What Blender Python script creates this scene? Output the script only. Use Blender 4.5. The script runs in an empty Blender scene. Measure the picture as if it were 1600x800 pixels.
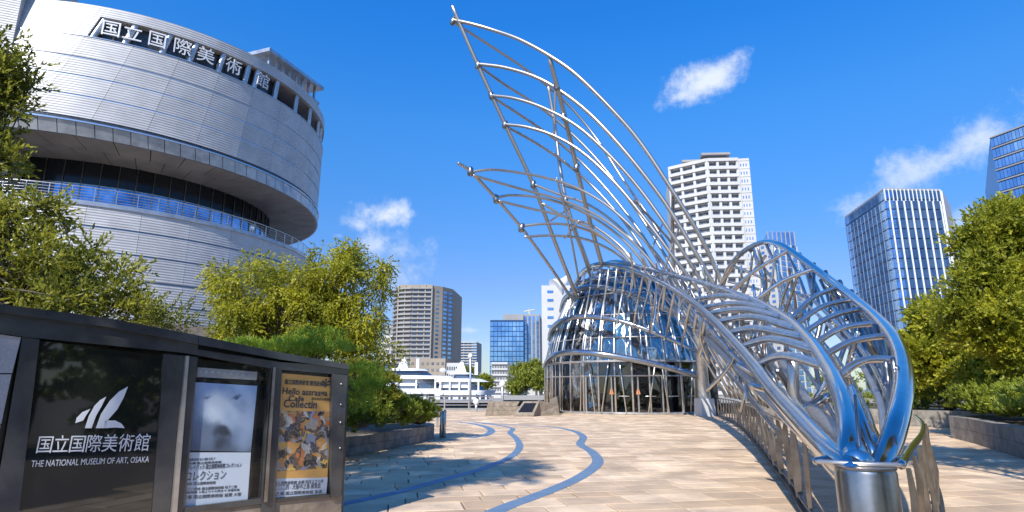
import bpy, math, random
import numpy as np
from mathutils import Vector, Matrix
random.seed(7); np.random.seed(7)
R = math.radians
sc = bpy.context.scene
col = sc.collection
# ------------------------------------------------------------------ camera
F, PITCH, EYE = 925.0, R(12.67), 1.6
cd = bpy.data.cameras.new('camera'); cam = bpy.data.objects.new('camera', cd); col.objects.link(cam)
cam.location = (0, 0, EYE); cam.rotation_euler = (R(90) + PITCH, 0, 0)
cd.sensor_width = 36; cd.lens = F / 1600 * 36; cd.clip_start = .05; cd.clip_end = 8000
sc.camera = cam
def ray(x, y):
    a = (x - 800) / F; b = -(y - 400) / F
    return Vector((a, math.cos(PITCH) - b * math.sin(PITCH), math.sin(PITCH) + b * math.cos(PITCH)))
def at(x, y, Y):                     # point on the view ray at world depth Y
    d = ray(x, y); t = Y / d.y; return Vector((d.x * t, Y, EYE + d.z * t))
def atz(x, y, z=0.0):                # point on the view ray at height z
    d = ray(x, y); t = (z - EYE) / d.z; return Vector((d.x * t, d.y * t, z))
def proj(p):
    z = p[2] - EYE; d = p[1] * math.cos(PITCH) + z * math.sin(PITCH)
    return 800 + F * p[0] / d, 400 - F * (z * math.cos(PITCH) - p[1] * math.sin(PITCH)) / d
# ------------------------------------------------------------------ world and sun
SUN_DIR = Vector((-0.33, -0.68, 0.68)).normalized()     # towards the sun
elev = math.asin(SUN_DIR.z); azim = math.atan2(SUN_DIR.x, SUN_DIR.y)
w = bpy.data.worlds.new('World'); sc.world = w; w.use_nodes = True
nt = w.node_tree; N = nt.nodes; L = nt.links; N.clear()
out = N.new('ShaderNodeOutputWorld'); bg = N.new('ShaderNodeBackground'); bg.inputs[1].default_value = .15
sky = N.new('ShaderNodeTexSky'); sky.sky_type = 'NISHITA'; sky.sun_disc = False
sky.sun_elevation = elev; sky.sun_rotation = azim; sky.air_density = 1.0; sky.dust_density = .3; sky.ozone_density = 3.0
hs = N.new('ShaderNodeHueSaturation'); hs.inputs['Saturation'].default_value = 1.28; hs.inputs['Value'].default_value = 1.35
hs.inputs['Hue'].default_value = .502
tcw = N.new('ShaderNodeTexCoord')
# clearer, deeper air than the plain model: one tint by height above the horizon, the same all the way round
sxz = N.new('ShaderNodeSeparateXYZ'); L.new(tcw.outputs['Generated'], sxz.inputs[0]); rmp = N.new('ShaderNodeValToRGB'); L.new(sxz.outputs[2], rmp.inputs[0])
e_ = rmp.color_ramp.elements; e_[0].position = 0; e_[0].color = (.34, .40, .50, 1); e_[1].position = 1; e_[1].color = (.25, .78, 1.15, 1)
for p_, c_ in ((.05, (.38, .38, .47, 1)), (.177, (.50, .47, .58, 1)), (.42, (.48, .77, .92, 1)), (.56, (.29, .80, 1.08, 1))): k_ = e_.new(p_); k_.color = c_
mt_ = N.new('ShaderNodeMix'); mt_.data_type = 'RGBA'; mt_.blend_type = 'MULTIPLY'; mt_.inputs[0].default_value = 1; L.new(sky.outputs[0], hs.inputs['Color']); L.new(hs.outputs[0], mt_.inputs[6]); L.new(rmp.outputs[0], mt_.inputs[7])
nzw = N.new('ShaderNodeTexNoise'); nzw.inputs['Scale'].default_value = 9; nzw.inputs['Detail'].default_value = 12; nzw.inputs['Roughness'].default_value = .66
L.new(tcw.outputs['Generated'], nzw.inputs['Vector'])
def wm(op, a, b=None, c=None):
    n = N.new('ShaderNodeMath'); n.operation = op
    for i, v in enumerate((a, b, c)):
        if v is None: continue
        if hasattr(v, 'is_linked'): L.new(v, n.inputs[i])
        else: n.inputs[i].default_value = v
    return n.outputs[0]
def wdot(vec_out, v):
    n = N.new('ShaderNodeVectorMath'); n.operation = 'DOT_PRODUCT'; L.new(vec_out, n.inputs[0]); n.inputs[1].default_value = v
    return n.outputs['Value']
def cloud(d, su, sv, rot, dens):
    d = d.normalized(); h = d.cross(Vector((0, 0, 1))).normalized(); u = h.cross(d)
    a = h * math.cos(rot) + u * math.sin(rot); b = -h * math.sin(rot) + u * math.cos(rot)
    g = tcw.outputs['Generated']
    x = wm('DIVIDE', wm('SUBTRACT', wdot(g, a), a.dot(d)), su); y = wm('DIVIDE', wm('SUBTRACT', wdot(g, b), b.dot(d)), sv)
    r = wm('SQRT', wm('ADD', wm('MULTIPLY', x, x), wm('MULTIPLY', y, y)))
    front = wm('GREATER_THAN', wdot(g, d), 0.3)
    s = wm('ADD', wm('SUBTRACT', 1.0, r), wm('MULTIPLY', wm('SUBTRACT', nzw.outputs[0], .5), 3.4))
    n = N.new('ShaderNodeMapRange'); n.interpolation_type = 'SMOOTHSTEP'
    L.new(s, n.inputs[0]); n.inputs[1].default_value = .12; n.inputs[2].default_value = 1.05; n.inputs[4].default_value = dens
    return wm('MULTIPLY', n.outputs[0], front)
cl = None
for (x, y, su, sv, rot, de) in [(1095, 132, .078, .032, .38, .92), (1068, 148, .04, .018, .2, .8), (598, 340, .088, .042, .15, .95), (560, 352, .05, .03, 0, .8), (590, 385, .085, .075, 0, .7), (615, 330, .05, .03, .3, .9),
                                (600, 430, .05, .06, 0, .35), (1480, 246, .15, .05, .45, .75), (1440, 272, .09, .035, .2, .65), (1530, 205, .06, .03, .9, .5), (735, 516, .05, .010, 0, .5),
                                (740, 540, .07, .02, 0, .35), (1515, 345, .05, .035, .2, .55), (530, 368, .02, .01, 0, .5)]:
    c = cloud(ray(x, y), su, sv, rot, de); cl = c if cl is None else wm('MAXIMUM', cl, c)
for az, el, su, sv, de in [(120, 25, .2, .06, .8), (165, 35, .25, .1, .8), (200, 22, .22, .07, .8), (245, 30, .2, .08, .7), (280, 18, .16, .05, .7), (75, 28, .18, .06, .7)]:
    v = Vector((math.sin(R(az)) * math.cos(R(el)), math.cos(R(az)) * math.cos(R(el)), math.sin(R(el))))
    cl = wm('MAXIMUM', cl, cloud(v, su, sv, .1, de))
mx = N.new('ShaderNodeMix'); mx.data_type = 'RGBA'; L.new(cl, mx.inputs[0]); L.new(mt_.outputs[2], mx.inputs[6]); mx.inputs[7].default_value = (4.6, 5.0, 5.6, 1)
L.new(mx.outputs[2], bg.inputs[0]); L.new(bg.outputs[0], out.inputs[0])
sd = bpy.data.lights.new('sun', 'SUN'); sd.energy = 5.0; sd.angle = R(.5); sd.color = (1, .95, .87)
sun = bpy.data.objects.new('sun', sd); col.objects.link(sun); sun.rotation_euler = SUN_DIR.to_track_quat('Z', 'Y').to_euler(); sun.location = (-40, -60, 80)
sc.view_settings.view_transform = 'Standard'; sc.view_settings.look = 'None'; sc.view_settings.exposure = 0.35; sc.view_settings.gamma = 1
sc.cycles.max_bounces = 8; sc.cycles.transparent_max_bounces = 24; sc.cycles.glossy_bounces = 4; sc.cycles.diffuse_bounces = 3
sc.cycles.use_denoising = True; sc.cycles.sample_clamp_indirect = 6

# ------------------------------------------------------------------ materials
def mat(name, base=(.5, .5, .5), rough=.6, metal=0.0, var=None, vscale=3.0, vamt=1.0, bump=0.0, bscale=20.0, island=None, spec=.5, detail=6, extra=None, coat=0):
    """var: second colour blended by noise; island: colour blended by random per island/object"""
    m = bpy.data.materials.new(name); m.use_nodes = True
    n, l = m.node_tree.nodes, m.node_tree.links; p = n['Principled BSDF']
    p.inputs['Roughness'].default_value = rough; p.inputs['Metallic'].default_value = metal; p.inputs['Specular IOR Level'].default_value = spec
    p.inputs['Coat Weight'].default_value = coat
    tc = n.new('ShaderNodeTexCoord'); pos = n.new('ShaderNodeNewGeometry')
    cur = None
    def mixc(fac, a, b):
        k = n.new('ShaderNodeMix'); k.data_type = 'RGBA'
        if hasattr(fac, 'is_linked'): l.new(fac, k.inputs[0])
        else: k.inputs[0].default_value = fac
        for i, v in ((6, a), (7, b)):
            if hasattr(v, 'is_linked'): l.new(v, k.inputs[i])
            else: k.inputs[i].default_value = (*v[:3], 1)
        return k.outputs[2]
    cur = base
    if island:
        oi = n.new('ShaderNodeObjectInfo'); ad = n.new('ShaderNodeMath'); ad.operation = 'ADD'
        l.new(pos.outputs['Random Per Island'], ad.inputs[0]); l.new(oi.outputs['Random'], ad.inputs[1])
        fr = n.new('ShaderNodeMath'); fr.operation = 'FRACT'; l.new(ad.outputs[0], fr.inputs[0])
        cur = mixc(fr.outputs[0], cur, island)
    if var:
        z = n.new('ShaderNodeTexNoise'); z.inputs['Scale'].default_value = vscale; z.inputs['Detail'].default_value = detail; z.inputs['Roughness'].default_value = .6
        l.new(pos.outputs['Position'], z.inputs['Vector'])
        mr = n.new('ShaderNodeMapRange'); mr.inputs[1].default_value = .35; mr.inputs[2].default_value = .68; mr.inputs[4].default_value = vamt
        l.new(z.outputs[0], mr.inputs[0]); cur = mixc(mr.outputs[0], cur, var)
    if hasattr(cur, 'is_linked'): l.new(cur, p.inputs['Base Color'])
    else: p.inputs['Base Color'].default_value = (*cur, 1)
    if bump:
        z = n.new('ShaderNodeTexNoise'); z.inputs['Scale'].default_value = bscale; z.inputs['Detail'].default_value = 5
        l.new(pos.outputs['Position'], z.inputs['Vector'])
        b = n.new('ShaderNodeBump'); b.inputs['Strength'].default_value = bump; b.inputs['Distance'].default_value = .02
        l.new(z.outputs[0], b.inputs['Height']); l.new(b.outputs[0], p.inputs['Normal'])
    return m
M = {}
M['steel'] = mat('brushed_steel', (.70, .67, .63), .12, 1, var=(.55, .52, .48), vscale=2.5, bump=.03, bscale=4)
M['steel_far'] = mat('far_steel', (.46, .43, .39), .36, .9)  # darker bronze base carries the ground mirrored in the wing tubes
M['ring_steel'] = mat('ring_steel', (.40, .44, .49), .22, .95, var=(.30, .33, .37), vscale=2)  # cool dark tint puts the blue light from above into the ring colour
M['drum_steel'] = mat('drum_steel', (.46, .43, .395), .27, 1, var=(.36, .335, .31), vscale=7, bump=.05, bscale=30)
M['steel_post'] = mat('weathered_steel_plate', (.36, .31, .25), .35, .8, var=(.20, .165, .13), vscale=4)
M['steel_rib'] = mat('ground_steel', (.68, .64, .59), .22, .95, var=(.52, .49, .45), vscale=3)
M['steel_dull'] = mat('dull_steel', (.42, .42, .42), .3, 1, var=(.25, .23, .2), vscale=5, bump=.12, bscale=12)
M['steel_satin'] = mat('satin_steel', (.64, .61, .57), .32, .85, var=(.48, .46, .43), vscale=6)
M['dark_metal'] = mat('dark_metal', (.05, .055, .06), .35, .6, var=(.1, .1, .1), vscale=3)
M['stone_beige'] = mat('beige_paving', (.52, .36, .215), .75, 0, var=(.33, .245, .165), vscale=1.1, vamt=.85, bump=.35, bscale=40, island=(.86, .64, .42), detail=14)
M['mortar'] = mat('mortar', (.14, .11, .085), .9, var=(.15, .12, .1), vscale=5)
M['stone_blue'] = mat('blue_paving', (.095, .165, .25), .55, island=(.12, .20, .30), var=(.20, .25, .32), vscale=5, vamt=.5, bump=.3, bscale=50)
M['granite'] = mat('grey_granite', (.30, .30, .30), .7, var=(.40, .40, .40), vscale=60, bump=.4, bscale=90)
M['planter'] = mat('planter_stone', (.27, .245, .21), .85, var=(.11, .10, .085), vscale=3.2, vamt=.85, bump=.5, bscale=30, island=(.36, .33, .29), detail=10)
M['dark_granite'] = mat('polished_dark_granite', (.035, .037, .04), .12, var=(.06, .062, .065), vscale=4, spec=.8)
M['black_glass'] = mat('black_glass', (.012, .014, .012), .03, spec=1.0, bump=.01, bscale=2)
M['letter'] = mat('pale_lettering', (.75, .78, .82), .35, .3)
M['white'] = mat('white_paint', (.78, .79, .80), .4, var=(.70, .71, .72), vscale=2)
M['white_wall'] = mat('white_wall', (.56, .545, .52), .7, var=(.48, .47, .45), vscale=.1)
M['beige_wall'] = mat('beige_wall', (.36, .30, .23), .8, var=(.30, .245, .185), vscale=.12)
M['grey_wall'] = mat('grey_wall', (.33, .325, .315), .8, var=(.27, .26, .25), vscale=.1)
M['win_dark'] = mat('dark_window', (.05, .07, .10), .08, .4, spec=.9, island=(.14, .18, .24))
M['win_shade'] = mat('recess_shade', (.10, .10, .11), .6, island=(.2, .2, .2))  # dark panel colour stands for the shade inside balcony recesses
M['win_blue'] = mat('blue_window', (.22, .46, .80), .06, .8, island=(.46, .70, .95), var=(.13, .30, .58), vscale=.12)
M['spandrel'] = mat('dark_spandrel', (.05, .11, .22), .25, .6)
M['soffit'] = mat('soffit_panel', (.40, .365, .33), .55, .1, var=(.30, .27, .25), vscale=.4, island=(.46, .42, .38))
M['fascia'] = mat('fascia_panel', (.50, .51, .53), .38, .7, var=(.36, .37, .39), vscale=1.2, island=(.60, .61, .63))
M['bark'] = mat('bark', (.075, .058, .045), .9, var=(.13, .105, .085), vscale=12, bump=.8, bscale=25)
M['soil'] = mat('soil', (.06, .045, .03), .95, var=(.10, .075, .05), vscale=6, bump=.6)
M['concrete'] = mat('concrete', (.30, .29, .27), .85, var=(.22, .21, .19), vscale=1.5, bump=.3)
M['brown_stone'] = mat('brown_stone', (.28, .225, .165), .8, var=(.18, .145, .11), vscale=4, bump=.4, island=(.33, .27, .2))
M['rub'] = mat('black_panel', (.015, .015, .015), .25)
M['orange'] = mat('orange_print', (.75, .22, .04), .5)
def corrugated(name, base, line, period):
    m = mat(name, base, .5, .18, var=tuple(c * .84 for c in base), vscale=.7, island=tuple(c * 1.07 for c in base))
    n, l = m.node_tree.nodes, m.node_tree.links; p = n['Principled BSDF']
    g = n.new('ShaderNodeNewGeometry'); s = n.new('ShaderNodeSeparateXYZ'); l.new(g.outputs['Position'], s.inputs[0])
    a = n.new('ShaderNodeMath'); a.operation = 'MULTIPLY'; a.inputs[1].default_value = 2 * math.pi / period; l.new(s.outputs[2], a.inputs[0])
    b = n.new('ShaderNodeMath'); b.operation = 'SINE'; l.new(a.outputs[0], b.inputs[0])
    bu = n.new('ShaderNodeBump'); bu.inputs['Strength'].default_value = .8; bu.inputs['Distance'].default_value = .012; l.new(b.outputs[0], bu.inputs['Height']); l.new(bu.outputs[0], p.inputs['Normal'])
    return m
M['cladding'] = corrugated('corrugated_cladding', (.56, .545, .525), None, .21)
M['seam'] = mat('seam_strip', (.55, .60, .66), .25, .8)
def leafmat(name, c1, c2, tl=.35):
    m = bpy.data.materials.new(name); m.use_nodes = True; n, l = m.node_tree.nodes, m.node_tree.links; n.clear()
    o = n.new('ShaderNodeOutputMaterial'); g = n.new('ShaderNodeNewGeometry'); mx = n.new('ShaderNodeMix'); mx.data_type = 'RGBA'
    z = n.new('ShaderNodeTexNoise'); z.inputs['Scale'].default_value = 1.1; l.new(g.outputs['Position'], z.inputs['Vector'])
    mr = n.new('ShaderNodeMapRange'); mr.inputs[1].default_value = .38; mr.inputs[2].default_value = .62; l.new(z.outputs[0], mr.inputs[0])
    av = n.new('ShaderNodeMath'); av.operation = 'ADD'; l.new(g.outputs['Random Per Island'], av.inputs[0]); l.new(mr.outputs[0], av.inputs[1])
    hv = n.new('ShaderNodeMath'); hv.operation = 'MULTIPLY'; hv.inputs[1].default_value = .5; l.new(av.outputs[0], hv.inputs[0])
    l.new(hv.outputs[0], mx.inputs[0]); mx.inputs[6].default_value = (*c1, 1); mx.inputs[7].default_value = (*c2, 1)
    p = n.new('ShaderNodeBsdfPrincipled'); p.inputs['Roughness'].default_value = .45; p.inputs['Specular IOR Level'].default_value = .35; t = n.new('ShaderNodeBsdfTranslucent')
    l.new(mx.outputs[2], p.inputs['Base Color']); l.new(mx.outputs[2], t.inputs[0])
    k = n.new('ShaderNodeMixShader'); k.inputs[0].default_value = tl; l.new(p.outputs[0], k.inputs[1]); l.new(t.outputs[0], k.inputs[2]); l.new(k.outputs[0], o.inputs[0])
    return m
M['leaf_left'] = leafmat('olive_leaves', (.07, .095, .012), (.44, .42, .05), .45)
M['leaf_weep'] = leafmat('yellow_green_leaves', (.12, .155, .015), (.60, .56, .045), .5)
M['leaf_pine'] = leafmat('pine_needles', (.15, .27, .025), (.42, .52, .05), .4)
M['leaf_hedge'] = leafmat('hedge_leaves', (.08, .13, .015), (.36, .40, .04), .35)
M['leaf_right'] = leafmat('broad_tree_leaves', (.13, .17, .015), (.58, .56, .05), .5)
M['leaf_far'] = leafmat('far_leaves', (.14, .17, .02), (.36, .38, .05), .35)
def glass(name, tint, refl, rough=.02, wav=.25, blend=.35, top=1.0, gc=(.76, .76, .75)):
    m = bpy.data.materials.new(name); m.use_nodes = True; n, l = m.node_tree.nodes, m.node_tree.links; n.clear()
    o = n.new('ShaderNodeOutputMaterial'); t = n.new('ShaderNodeBsdfTransparent'); t.inputs[0].default_value = (*tint, 1)
    g = n.new('ShaderNodeBsdfGlossy'); g.inputs['Roughness'].default_value = rough; g.inputs[0].default_value = (*gc, 1)
    ps = n.new('ShaderNodeNewGeometry'); z = n.new('ShaderNodeTexNoise'); z.inputs['Scale'].default_value = .9; l.new(ps.outputs['Position'], z.inputs['Vector'])
    b = n.new('ShaderNodeBump'); b.inputs['Strength'].default_value = wav; b.inputs['Distance'].default_value = .25; l.new(z.outputs[0], b.inputs['Height']); l.new(b.outputs[0], g.inputs['Normal'])
    f = n.new('ShaderNodeLayerWeight'); f.inputs[0].default_value = blend; mr = n.new('ShaderNodeMapRange'); mr.inputs[3].default_value = refl; mr.inputs[4].default_value = top; l.new(f.outputs['Fresnel'], mr.inputs[0])
    k = n.new('ShaderNodeMixShader'); l.new(mr.outputs[0], k.inputs[0]); l.new(t.outputs[0], k.inputs[1]); l.new(g.outputs[0], k.inputs[2]); l.new(k.outputs[0], o.inputs[0])
    return m
M['hall_glass'] = glass('hall_glass', (.86, .88, .90), .20, .03, .6, .28, 1.0, (.84, .82, .78))
M['door_glass'] = glass('door_glass', (.55, .58, .60), .10, .02, .05, .15)
M['case_glass'] = glass('case_glass', (.97, .98, .98), .015, .01, .0, .2, .16)
m = mat('river_water', (.03, .06, .08), .08, spec=.8, bump=.5, bscale=.8); M['water'] = m

# ------------------------------------------------------------------ mesh helpers
class MB:
    def __init__(s): s.v = []; s.f = []; s.sm = []
    def add(s, vs, fs, smooth=False):
        o = len(s.v); s.v += [tuple(v) for v in vs]; s.f += [tuple(i + o for i in f) for f in fs]; s.sm += [smooth] * len(fs)
    def quad(s, a, b, c, d): s.add((a, b, c, d), ((0, 1, 2, 3),))
    def hexa(s, p):          # 8 points: bottom 4 then top 4
        s.add(p, ((3, 2, 1, 0), (4, 5, 6, 7), (0, 1, 5, 4), (1, 2, 6, 5), (2, 3, 7, 6), (3, 0, 4, 7)))
    def box(s, c, size, rz=0.0, top=1.0):
        cx, cy, cz = c; sx, sy, sz = (a / 2 for a in size); p = []
        for z, k in ((-sz, 1.0), (sz, top)):
            for x, y in ((-sx, -sy), (sx, -sy), (sx, sy), (-sx, sy)):
                x *= k; y *= k
                p.append((cx + x * math.cos(rz) - y * math.sin(rz), cy + x * math.sin(rz) + y * math.cos(rz), cz + z))
        s.hexa(p)
    def prism(s, poly, z0, z1, top=None):
        n = len(poly); top = top or poly
        vs = [(p[0], p[1], z0) for p in poly] + [(p[0], p[1], z1) for p in top]
        s.add(vs, [tuple(range(n))[::-1], tuple(range(n, 2 * n))] + [(i, (i + 1) % n, (i + 1) % n + n, i + n) for i in range(n)])
    def slab(s, a, b, c, d, th, nrm=None):   # thick quad
        a, b, c, d = map(Vector, (a, b, c, d)); n = nrm or (b - a).cross(d - a).normalized(); o = n * th
        s.hexa([a - o, b - o, c - o, d - o, a, b, c, d])
    def tube(s, pts, rad, n=10, cap=True):
        pts = [Vector(p) for p in pts]
        k = len(pts); rads = list(rad) if isinstance(rad, (list, tuple)) else [rad] * k
        if cap and max(rads) < .2 and k > 1:        # rounded ends
            ta, tb = (pts[0] - pts[1]).normalized(), (pts[-1] - pts[-2]).normalized()
            pts = [pts[0] + ta * rads[0] * .5] + pts + [pts[-1] + tb * rads[-1] * .5]; rads = [rads[0] * .45] + rads + [rads[-1] * .45]; k += 2
        vs = []; up = None
        for i, p in enumerate(pts):
            t = (pts[min(i + 1, k - 1)] - pts[max(i - 1, 0)]).normalized()
            if up is None: up = t.orthogonal().normalized()
            up = (up - t * up.dot(t)).normalized(); b = t.cross(up)
            for j in range(n):
                a = 2 * math.pi * j / n; vs.append(p + (up * math.cos(a) + b * math.sin(a)) * rads[i])
        fs = [(i * n + j, i * n + (j + 1) % n, (i + 1) * n + (j + 1) % n, (i + 1) * n + j) for i in range(k - 1) for j in range(n)]
        s.add(vs, fs, True)
        if cap: s.add(vs[:n], [tuple(range(n))[::-1]]); s.add(vs[-n:], [tuple(range(n))])
    def build(s, name, m, parent=None, kind=None):
        me = bpy.data.meshes.new(name); me.from_pydata(s.v, [], s.f); me.polygons.foreach_set('use_smooth', s.sm); me.materials.append(m); me.update()
        o = bpy.data.objects.new(name, me); col.objects.link(o)
        if parent: o.parent = parent
        if kind: o['kind'] = kind
        return o
def tag(o, label=None, cat=None, group=None, kind=None):
    for k, v in (('label', label), ('category', cat), ('group', group), ('kind', kind)):
        if v: o[k] = v
    return o
def thing(name, label, cat, group=None):
    o = bpy.data.objects.new(name, None); col.objects.link(o); return tag(o, label, cat, group)
def link(o): col.objects.link(o); return o
def cr(pts, per=6):                   # Catmull-Rom through tuples
    P = [np.array(p, float) for p in pts]; P = [2 * P[0] - P[1]] + P + [2 * P[-1] - P[-2]]; o = []
    for i in range(1, len(P) - 2):
        for k in range(per):
            t = k / per; a, b, c, d = P[i - 1:i + 3]
            o.append(.5 * (2 * b + (c - a) * t + (2 * a - 5 * b + 4 * c - d) * t * t + (3 * b - a - 3 * c + d) * t ** 3))
    o.append(P[-2]); return o
def arc_resample(C, step):
    o = [C[0]]; acc = 0
    for a, b in zip(C, C[1:]):
        d = (b - a).length; 
        while acc + d >= step: t = (step - acc) / d; a = a.lerp(b, t); o.append(a); d = (b - a).length; acc = 0
        acc += d
    return o
def text_mesh(s, size, depth=.01, font_bold=False, align='CENTER'):
    c = bpy.data.curves.new('lettering', 'FONT'); c.body = s; c.size = size; c.extrude = depth; c.align_x = align; c.align_y = 'CENTER'; c.resolution_u = 3
    if font_bold: c.offset = size * .018
    o = bpy.data.objects.new('tmp', c); col.objects.link(o); bpy.context.view_layer.update()
    me = bpy.data.meshes.new_from_object(o.evaluated_get(bpy.context.evaluated_depsgraph_get())); bpy.data.objects.remove(o); return me
def put_text(s, size, mtx, m, name, parent, depth=.01, bold=False, align='CENTER', fit=None):
    me = text_mesh(s, size, depth, bold, align); me.materials.clear(); me.materials.append(m)
    if fit:                           # squeeze to a width
        xs = [v.co.x for v in me.vertices]
        if xs and max(xs) > min(xs): k = fit / (max(xs) - min(xs)); mtx = mtx @ Matrix.Diagonal((k, 1, 1, 1))
    o = bpy.data.objects.new(name, me); col.objects.link(o); o.matrix_world = mtx
    if parent: o.parent = parent
    return o
def frame(origin, xa, ya):            # matrix from in-plane axes
    x = Vector(xa).normalized(); y = (Vector(ya) - x * Vector(ya).dot(x)).normalized(); z = x.cross(y)
    return Matrix(((x.x, y.x, z.x, origin[0]), (x.y, y.y, z.y, origin[1]), (x.z, y.z, z.z, origin[2]), (0, 0, 0, 1)))

# ------------------------------------------------------------------ ground, water, plaza
mb = MB(); mb.box((0, -20, -2.55), (400, 138, 5)); g = mb.build('ground', M['mortar'], kind='structure')          # top z=-0.05, to Y 49
mb = MB(); mb.box((0, 95, -3.6), (3000, 92, .2)); mb.build('river', M['water'], kind='structure')
mb = MB(); mb.box((0, 2135, -3.0), (6000, 4000, 4)); mb.build('far_bank', M['concrete'], kind='structure')
mb = MB(); mb.box((0, 14, -.07), (80, 68, .1)); plaza = mb.build('plaza_floor', M['mortar'], kind='structure')   # top z=-0.02
mb = MB(); mb.box((0, 49.3, -1.4), (400, .6, 3.0)); mb.build('quay_wall', M['concrete'], kind='structure')
# paving stones: random-length courses
RZ = R(11)
def stone(mbx, x0, x1, y0, y1, h):
    g = .010; b = .012
    lo = [(x0 + g, y0 + g), (x1 - g, y0 + g), (x1 - g, y1 - g), (x0 + g, y1 - g)]
    hi = [(x0 + g + b, y0 + g + b), (x1 - g - b, y0 + g + b), (x1 - g - b, y1 - g - b), (x0 + g + b, y1 - g - b)]
    j = [(random.uniform(-.008, .008), random.uniform(-.008, .008)) for _ in range(4)]
    rot = lambda p, z, k: ((p[0] + j[k][0]) * math.cos(RZ) - (p[1] + j[k][1]) * math.sin(RZ), (p[0] + j[k][0]) * math.sin(RZ) + (p[1] + j[k][1]) * math.cos(RZ), z)
    t = random.uniform(-.0018, .0018)
    vs = [rot(lo[k], -.025, k) for k in range(4)] + [rot(lo[k], h - .008, k) for k in range(4)] + [rot(hi[k], h + (t if k in (0, 1) else -t), k) for k in range(4)]
    fs = [(8, 9, 10, 11)] + [(a + o, (a + 1) % 4 + o, (a + 1) % 4 + o + 4, a + o + 4) for o in (0, 4) for a in range(4)]
    mbx.add(vs, fs)
stones = []; y = -2.0
while y < 56:
    dy = random.choice((.42, .5, .5, .6)); x = -16 + random.random() * .5
    while x < 42:
        dx = random.uniform(.55, 1.15)
        cx = (x + dx / 2) * math.cos(RZ) - y * math.sin(RZ); cy = (x + dx / 2) * math.sin(RZ) + y * math.cos(RZ)
        if -14 < cx < 34 and 3 < cy < 47.6 and abs(cx) < cy * .95 + 2:
            stones.append((cx, cy, x, x + dx, y, y + dy))
        x += dx
    y += dy
def vis(s):
    px, py = proj((s[0], s[1], 0)); ok = -20 < px < 1620 and py < 815 and not (px < 530 and py > 500)
    ok = ok and not (px < 600 and s[1] < 9)
    return (0 if ok else 1, s[1])
stones.sort(key=vis)
for s in stones[:298]:
    mb = MB(); stone(mb, *s[2:], 0.0); mb.build('paving_stone', M['stone_beige'], plaza)
mb = MB()
for s in stones[298:]: stone(mb, *s[2:], 0.0)
mb.build('paving_stones', M['stone_beige'], plaza, 'stuff')
# blue inlaid bands
def band(name, px, wd, label=None):
    P = [atz(x, y, .004) for x, y in px]; C = [Vector(c) for c in cr([(p.x, p.y, .0) for p in P], 14)]; C = arc_resample(C, .12); far = MB(); step = 3
    def nrm(i): t = (C[min(i + 1, len(C) - 1)] - C[max(i - 1, 0)]).normalized(); return Vector((-t.y, t.x, 0)) * wd / 2, t
    for i in range(0, len(C) - step, step):
        n0, t0 = nrm(i); n1, t1 = nrm(i + step); z0, z1 = Vector((0, 0, -.01)), Vector((0, 0, .005)); a, b = C[i] + t0 * .004, C[i + step] - t1 * .004
        h = [a - n0 + z0, b - n1 + z0, b + n1 + z0, a + n0 + z0, a - n0 + z1, b - n1 + z1, b + n1 + z1, a + n0 + z1]
        if C[i].y < 18: mb = MB(); mb.hexa(h); mb.build('blue_tile', M['stone_blue'], plaza)
        else: far.hexa(h)
    if far.v: far.build('blue_tiles', M['stone_blue'], plaza, 'stuff')
band('blue_inlay_band', [(730, 820), (790, 792), (860, 766), (910, 743), (934, 722), (925, 706), (907, 694), (911, 682), (895, 673), (862, 667), (820, 664.5), (770, 662), (735, 659)], .26)
band('blue_inlay_band', [(500, 795), (560, 782), (620, 769), (690, 750), (760, 730), (800, 712), (812, 697), (806, 684), (797, 676), (800, 669), (775, 664), (750, 661)], .21)
band('blue_inlay_band', [(735, 684), (758, 680), (768, 673), (758, 666.5), (735, 661.5), (712, 659)], .30)
# ------------------------------------------------------------------ museum sign (front left)
D_ = Vector((math.sin(R(49)), math.cos(R(49)), 0)); NS = Vector((D_.y, -D_.x, 0)); P0 = atz(535, 815)     # plane direction, outward normal
def sp(x, y, off=0.0):               # point of the sign's plane under a pixel, pushed outwards by off
    d = ray(x, y); o = Vector((0, 0, EYE)); t = (P0 - o + NS * off).dot(NS) / d.dot(NS); return o + d * t
sign = thing('museum_sign', 'long dark polished museum sign wall with logo panel and two poster cases beside the plaza', 'sign')
sign.location = (0, 0, 0)
def plate(name, px, off, th, m, parent=sign):
    q = [sp(x, y, off) for x, y in px]; mb = MB(); n = len(q); b = [p - NS * th for p in q]
    mb.add(q + b, [tuple(range(n))[::-1], tuple(range(n, 2 * n))] + [(i, (i + 1) % n, (i + 1) % n + n, i + n) for i in range(n)])
    return mb.build(name, m, parent)
def drop(x, y, z=-.02):              # vertical point under pixel at ground
    p = sp(x, y); return proj((p.x, p.y, z))
bl = drop(0, 600); br = drop(538, 650)
plate('rear_wall', [(-60, 474), (545, 575), drop(545, 650), drop(-60, 600)], -.32, .25, M['dark_granite'])
for q in ([(-60, 514), (33, 527), (19, 583), (-60, 583)], [(-60, 585), (18, 585), (2, 662), (-60, 662)], [(-60, 664), (1, 664), (-30, 830), (-90, 830)]):
    plate('granite_slab', q, .05, .36, M['granite'])
plate('header_beam', [(-60, 471), (120, 499), (310, 534), (309, 546), (440, 566), (543, 573), (543, 586), (430, 577), (285, 551), (35, 526), (-60, 512)], .07, .5, M['dark_granite'])
plate('coping_strip', [(-60, 467), (170, 497), (310, 524), (310, 538), (170, 511), (-60, 480)], .11, .58, M['dark_granite'])
plate('coping_strip', [(310.5, 524.3), (440, 551), (545, 569), (545, 577), (440, 562), (310.5, 538)], .108, .58, M['dark_granite'])
plate('frame_post', [(35, 526), (62, 530), (26, 830), (-16, 830)], .06, .1, M['dark_granite'])
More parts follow.
